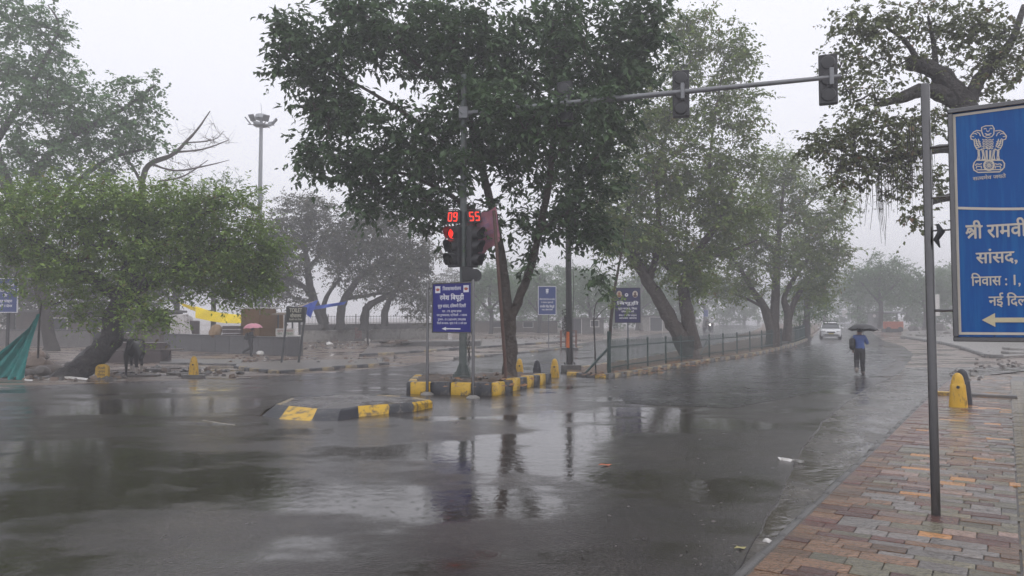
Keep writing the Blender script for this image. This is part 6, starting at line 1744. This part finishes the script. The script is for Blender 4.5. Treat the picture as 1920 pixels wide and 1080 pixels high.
# man with the black umbrella walking away
mp_ = G(1613, 703, .028)
J1 = dict(pelvis=(0, 0, .93), waist=(0, .02, 1.10), chest=(0, .045, 1.30), neck=(0.01, .07, 1.46), head=(.015, .10, 1.56), face=(0, 1, -.1), shl=(-.17, .03, 1.385), shr=(.17, .03, 1.385), ell=(-.23, -.02, 1.12), wrl=(-.22, .12, .93), elr=(.27, .06, 1.13), wrr=(.17, .24, 1.26),
          hil=(-.09, 0, .88), knl=(-.11, .06, .50), anl=(-.13, -.26, .20), tol=(-.14, -.24, .07), hir=(.09, 0, .88), knr=(.09, .05, .47), anr=(.09, .0, .085), tor=(.11, .14, .035))
M_shirt = mat('blue_shirt', (0.045, 0.10, 0.32), .7, .15, 5, .3, 20); M_trou = mat('black_trousers', (0.014, 0.014, 0.017), .7, .2, 5, .3, 20); M_shoe = mat('pale_shoes', (0.22, 0.19, 0.17), .6)
person('person', 'man in blue shirt and black trousers walking away on the wet road', mp_, -.38, J1, (M_shirt, M_trou, M_shoe))
umbrella('black umbrella held over the man in the blue shirt', mp_, -.38, (.16, .30, 1.34), (.14, .16, 1.86), .53, .24, mat('umbrella_black', (0.022, 0.022, 0.025), .45, .15, 5), tilt=(-.1, .02))
backpack('black backpack on the man in the blue shirt', mp_, -.38, (-.25, -.06, 1.13), mat('bag_black', (0.013, 0.013, 0.015), .6, .2, 6), (.2, .26, .44))
for o in [q for q in bpy.data.objects if q.type == 'EMPTY' and (q.location - mp_).length < 1e-4]: o.scale = (1.05, 1.05, 1.05)
# walker with the pink umbrella
pp_ = G(469, 669)
J2 = dict(pelvis=(0, 0, .92), waist=(0, .02, 1.10), chest=(0, .05, 1.30), neck=(0, .08, 1.45), head=(0, .12, 1.55), face=(0, 1, 0), shl=(-.17, .03, 1.37), shr=(.17, .03, 1.37), ell=(-.20, .05, 1.12), wrl=(-.12, .25, 1.2), elr=(.22, .06, 1.12), wrr=(.14, .26, 1.22),
          hil=(-.09, 0, .87), knl=(-.10, -.02, .50), anl=(-.10, -.42, .30), tol=(-.10, -.46, .17), hir=(.09, 0, .87), knr=(.09, .12, .48), anr=(.09, .06, .085), tor=(.09, .20, .035))
M_pst = mat('dark_top', (0.02, 0.022, 0.03), .7, .2); 
person('person', 'person in dark clothes striding right beneath the pink umbrella', pp_, -math.pi / 2, J2, (M_pst, M_trou, M_trou))
umbrella('pink umbrella over the walker by the granite wall', pp_, -math.pi / 2, (.13, .32, 1.28), (.03, .14, 1.96), .56, .30, mat('umbrella_pink', (0.52, 0.20, 0.26), .45, .12, 4), tilt=(.05, 0))
backpack('dark backpack on the walker with the pink umbrella', pp_, -math.pi / 2, (0, -.2, 1.18), mat('bag_dark', (0.016, 0.017, 0.022), .6, .2, 6))

# black cow under the leaning tree
cw = G(250, 705)
cow = thing('cow', 'black cow with white-marked legs standing under the leaning tree', 'cow', cw, math.radians(199))
V = [(0, -.2, 1.02), (0, -.62, 1.08), (0, .25, 1.0), (0, .58, 1.06), (0, .85, 1.22), (0, 1.02, 1.36), (0, 1.18, 1.28), (0, 1.38, 1.08)]
E = [(0, 1), (0, 2), (2, 3), (3, 4), (4, 5), (5, 6), (6, 7)]
R = [(.30, .34), (.25, .28), (.30, .33), (.24, .29), (.13, .2), (.12, .14), (.105, .12), (.075, .08)]
def ad(p, r, par): V.append(p); R.append(r); E.append((par, len(V) - 1)); return len(V) - 1
for s in (-1, 1):
    a = ad((s * .17, .56, .78), .115, 3); a = ad((s * .17, .58, .45), .062, a); a = ad((s * .17, .55, .14), .042, a); ad((s * .17, .59, .03), .055, a)
    a = ad((s * .18, -.66, .82), .145, 1); a = ad((s * .18, -.52, .62), .085, a); a = ad((s * .18, -.80, .44), .055, a); a = ad((s * .18, -.76, .14), .042, a); ad((s * .18, -.71, .03), .055, a)
cm = skin_mesh('body', V, E, R, 2, 0)
M_cow = mat('cow_black', (0.014, 0.013, 0.015), .5, .3, 4); M_coww = mat('cow_white', (0.42, 0.38, 0.35), .6, .2)
for m in (M_cow, M_coww): cm.materials.append(m)
cm.polygons.foreach_set('material_index', [1 if (p.center.z < .36 and p.center.z > .12 and (p.center.x * p.center.y) > -.2 and not (p.center.x > 0 and p.center.y > 0)) or (abs(p.center.x) < .1 and p.center.z < .74 and p.center.z > .66 and p.center.y < .4) else 0 for p in cm.polygons])
link('body', cm, [], cow)
for s in (-1, 1):
    MB().sphere((s * .19, 1.0, 1.40), (.11, .035, .05), 8).build('ear', M_cow, cow, smooth=60); MB().tube([(s * .08, 1.02, 1.46), (s * .16, 1.04, 1.55), (s * .14, 1.08, 1.66)], [.028, .02, .006], 7).build('horn', mat('horn', (0.2, 0.18, 0.15), .5), cow, smooth=60)
    MB().sphere((s * .1, 1.17, 1.36), .02, 6).build('eye', M_dark, cow)
MB().tube([(0, -.9, 1.2), (0, -1.0, 1.0), (.02, -1.0, .6), (.02, -.98, .35)], [.03, .022, .016, .035], 7).build('tail', M_cow, cow, smooth=60)

# white car coming round the bend
def loft(mb, secs, mi=0, close=True):
    n = len(secs[0]); o = len(mb.v)
    vs = [p for s in secs for p in s]
    fs = [(j*n+i, j*n+(i+1) % n, (j+1)*n+(i+1) % n, (j+1)*n+i) for j in range(len(secs)-1) for i in range(n)]
    if close: fs += [tuple(range(n-1, -1, -1)), tuple(range((len(secs)-1)*n, len(secs)*n))]
    return mb.add(vs, fs, mi)
cp = G(1557, 634.5, .028)
car = thing('white_car', 'white car with a roof rack coming round the bend', 'car', cp, math.radians(-21))
M_cw = mat('car_white', (0.72, 0.72, 0.74), .2, .03, 3, coat=.6); M_glass = mat('car_glass', (0.03, 0.035, 0.04), .06, .1, spec=.8); M_tyre = mat('tyre', (0.015, 0.015, 0.016), .7)
def sec(y, hw, z0, z1, rnd_=.12, in_=.94):
    return [(-hw * .96, y, z0), (hw * .96, y, z0), (hw, y, z0 + rnd_), (hw, y, (z0 + z1) / 2), (hw * in_, y, z1 - rnd_ * .4), (hw * in_ - rnd_, y, z1), (-hw * in_ + rnd_, y, z1), (-hw * in_, y, z1 - rnd_ * .4), (-hw, y, (z0 + z1) / 2), (-hw, y, z0 + rnd_)]
mb = loft(MB(), [sec(-1.93, .62, .30, .62), sec(-1.86, .76, .22, .70), sec(-1.6, .83, .2, .80), sec(-1.0, .86, .2, .93), sec(-.6, .87, .2, .97), sec(.6, .87, .2, .98), sec(1.5, .86, .22, 1.0), sec(1.85, .78, .28, .95), sec(1.92, .68, .35, .85)])
mb.build('body', M_cw, car, smooth=35)
def csec(y, hw0, hw1, z0, z1): return [(-hw0, y, z0), (hw0, y, z0), (hw1, y, z1), (-hw1, y, z1)]
loft(MB(), [[(-.78, -.98, .94), (.78, -.98, .94), (.78, -.98, .95), (-.78, -.98, .95)], [(-.78, -.7, .95), (.78, -.7, .95), (.70, -.55, 1.22), (-.70, -.55, 1.22)], [(-.78, -.15, .96), (.78, -.15, .96), (.60, -.15, 1.46), (-.60, -.15, 1.46)], [(-.78, .9, .97), (.78, .9, .97), (.60, .9, 1.46), (-.60, .9, 1.46)], [(-.78, 1.65, .97), (.78, 1.65, .97), (.62, 1.35, 1.20), (-.62, 1.35, 1.20)]]).build('windows', M_glass, car)
loft(MB(), [[(-.58, -.28, 1.44), (.58, -.28, 1.44), (.56, -.28, 1.46), (-.56, -.28, 1.46)], [(-.615, -.05, 1.46), (.615, -.05, 1.46), (.55, -.05, 1.52), (-.55, -.05, 1.52)], [(-.615, .9, 1.46), (.615, .9, 1.46), (.55, .9, 1.52), (-.55, .9, 1.52)], [(-.6, 1.15, 1.40), (.6, 1.15, 1.40), (.55, 1.12, 1.44), (-.55, 1.12, 1.44)]]).build('roof', M_cw, car, smooth=35)
for s in (-1, 1):
    MB().tube([(s * .79, -.98, .94), (s * .70, -.5, 1.26), (s * .60, -.1, 1.49)], .035, 6).build('pillar', M_cw, car, smooth=50); MB().box((s * .72, .35, 1.2), (.06, .09, .52), Euler((0, -s * .32, 0))).build('pillar', M_dark, car)
    wm = MB().sphere((s * .98, -.62, 1.0), (.11, .06, .075), 10).build('mirror', M_cw, car, smooth=60)
    hl = MB().box((s * .60, -1.80, .68), (.36, .18, .17), Euler((-.3, 0, s * .45)), bev=.04).build('headlight', mat('headlight', (0.55, 0.55, 0.57), .12, .1, coat=.5), car, smooth=50)
    MB().sphere((s * .62, -1.9, .36), (.07, .05, .06), 8).build('fog_lamp', mat('fog_lamp', (0.3, 0.3, 0.3), .2), car)
    MB().box((s * .5, .35, 1.57), (.05, 1.3, .05), bev=.01).build('roof_rail', M_dark, car)
    for y in (-1.25, 1.25):
        w_ = MB().lathe([(.30, -.1), (.33, -.08), (.33, .08), (.30, .1)], 20, (s * .76, y, .31), M=Matrix.Rotation(math.pi/2, 3, 'Y')).build('wheel', M_tyre, car, smooth=40)
        MB().lathe([(.2, 0), (.18, .02)], 16, (s * .86, y, .31), M=Matrix.Rotation(s * math.pi/2, 3, 'Y')).build('rim', M_galv, w_, smooth=40)
for y in (-.2, .8): MB().box((0, y, 1.60), (1.15, .06, .05), bev=.01).build('rack_bar', M_dark, car)
MB().box((0, -1.915, .60), (.66, .06, .14), bev=.02).build('grille', M_dark, car); MB().box((0, -1.90, .36), (1.15, .08, .12), bev=.02).build('lower_intake', M_dark, car)
MB().box((0, -1.955, .48), (.42, .03, .1)).build('number_plate', mat('plate_yellow', (0.5, 0.42, 0.12), .5), car); MB().lathe([(.05, 0), (.05, .02)], 10, (0, -1.95, .63), M=Matrix.Rotation(math.pi/2, 3, 'X')).build('badge', M_steel, car)
for s in (-1, 1): MB().tube([(s * .35 - .2, -1.0, .99), (s * .35 + .25, -.82, 1.1)], .008, 4).build('wiper', M_dark, car)

car.scale = (1.0, 1.0, .95)
# far riders
def motorbike(label, loc, rz, rider_label, rider_mats, lit=True, face=0):
    t = thing('motorcycle', label, 'motorcycle', loc, rz)
    for y in (-.62, .62):
        w_ = MB(); n = 18
        w_.lathe([(.24, -.04), (.30, -.05), (.30, .05), (.24, .04)], n, (0, y, .30), M=Matrix.Rotation(math.pi/2, 3, 'Y')); w_.build('wheel', M_tyre, t, smooth=40)
    MB().tube([(0, -.62, .3), (0, -.15, .5), (0, .3, .55), (0, .5, .9), (0, .62, .3)], .04, 6).build('frame', M_dark, t); MB().sphere((0, .2, .78), (.14, .27, .13), 10).build('tank', M_maroon, t, smooth=60); MB().box((0, -.3, .76), (.24, .65, .1), bev=.03).build('seat', M_dark, t)
    MB().box((0, .08, .45), (.22, .35, .3), bev=.03).build('engine', M_galv, t); MB().tube([(-.34, .42, 1.03), (0, .5, .98), (.34, .42, 1.03)], .018, 6).build('handlebar', M_dark, t)
    MB().sphere((0, .62, .88), (.085, .06, .085), 10).build('headlight', mat('lit_headlight', (0.8, 0.8, 0.8), .2, emit=(1, .97, .9), emit_s=6) if lit else M_galv, t, smooth=60)
    J = dict(pelvis=(0, -.25, .90), waist=(0, -.2, 1.06), chest=(0, -.1, 1.25), neck=(0, -.03, 1.40), head=(0, .02, 1.50), face=(0, 1, 0), shl=(-.17, -.08, 1.33), shr=(.17, -.08, 1.33), ell=(-.27, .12, 1.12), wrl=(-.28, .34, 1.06), elr=(.27, .12, 1.12), wrr=(.28, .34, 1.06),
             hil=(-.1, -.22, .86), knl=(-.2, .15, .72), anl=(-.18, 0, .36), tol=(-.18, .14, .32), hir=(.1, -.22, .86), knr=(.2, .15, .72), anr=(.18, 0, .36), tor=(.18, .14, .32))
    person('person', rider_label, loc, rz, J, rider_mats)
M_wshirt = mat('white_shirt', (0.5, 0.5, 0.5), .7)
motorbike('far motorcycle with lit headlight on the straight carriageway', G(1422, 607, .03), math.radians(172), 'far rider on the lit motorcycle down the straight carriageway', (M_pst, M_trou, M_trou))
motorbike('parked motorcycle with lit headlight seen past the twin trunks', G(1326, 622, .03), math.radians(200), 'rider seated on the motorcycle seen past the twin trunks', (M_trou, M_trou, M_trou))
pw = G(1335, 620, .03)
J4 = dict(J1); J4.update(wrr=(.24, .1, .9), elr=(.24, 0, 1.13), anl=(-.1, -.02, .085), tol=(-.11, .12, .035), knl=(-.1, .03, .48))
person('person', 'person in a white shirt standing beside the far motorcycle', pw, math.pi, J4, (M_wshirt, M_trou, M_trou))
# hanging roots of the peepal
pr = [o for o in bpy.data.objects if o.name == 'peepal_tree'][0]
R5 = random.Random(3); mb = MB()
for (x0_, x1_, y0_, y1_, n_) in [(1610, 1670, 330, 450, 22), (1700, 1750, 240, 400, 40), (1640, 1700, 320, 400, 18), (1540, 1600, 290, 380, 10)]:
    for _ in range(n_):
        a = P(R5.uniform(x0_, x1_), R5.uniform(y0_ - 20, y0_ + 20), Yp + R5.uniform(-1.5, 1.5)) - pr.location; l = R5.uniform(.4, 1.0) * (y1_ - y0_) / scale_at(Yp)
        mb.tube([a, a + Vector((R5.uniform(-.05, .05), 0, -l * .5)), a + Vector((R5.uniform(-.08, .08), 0, -l))], [.012, .008, .005], 3, cap=False)
tag(mb.build('hanging_roots', M_bark_dark, pr), kind='stuff')
# ------------------------------------------------------------------ the rain-laden air
hz = MB().box((0, 180, 12.0), (640, 480, 30.0))
hm = bpy.data.materials.new('rain_haze'); hm.use_nodes = True
t = hm.node_tree
for nd in list(t.nodes):
    if nd.type != 'OUTPUT_MATERIAL': t.nodes.remove(nd)
pvn = t.nodes.new('ShaderNodeVolumePrincipled')
pvn.inputs['Color'].default_value = (0.88, 0.88, 0.91, 1)
pvn.inputs['Density'].default_value = HAZE_DENSITY
pvn.inputs['Anisotropy'].default_value = 0.2
t.links.new(pvn.outputs[0], t.nodes['Material Output'].inputs['Volume'])
tag(hz.build('haze', hm), 'grey rain haze filling the street', kind='stuff')
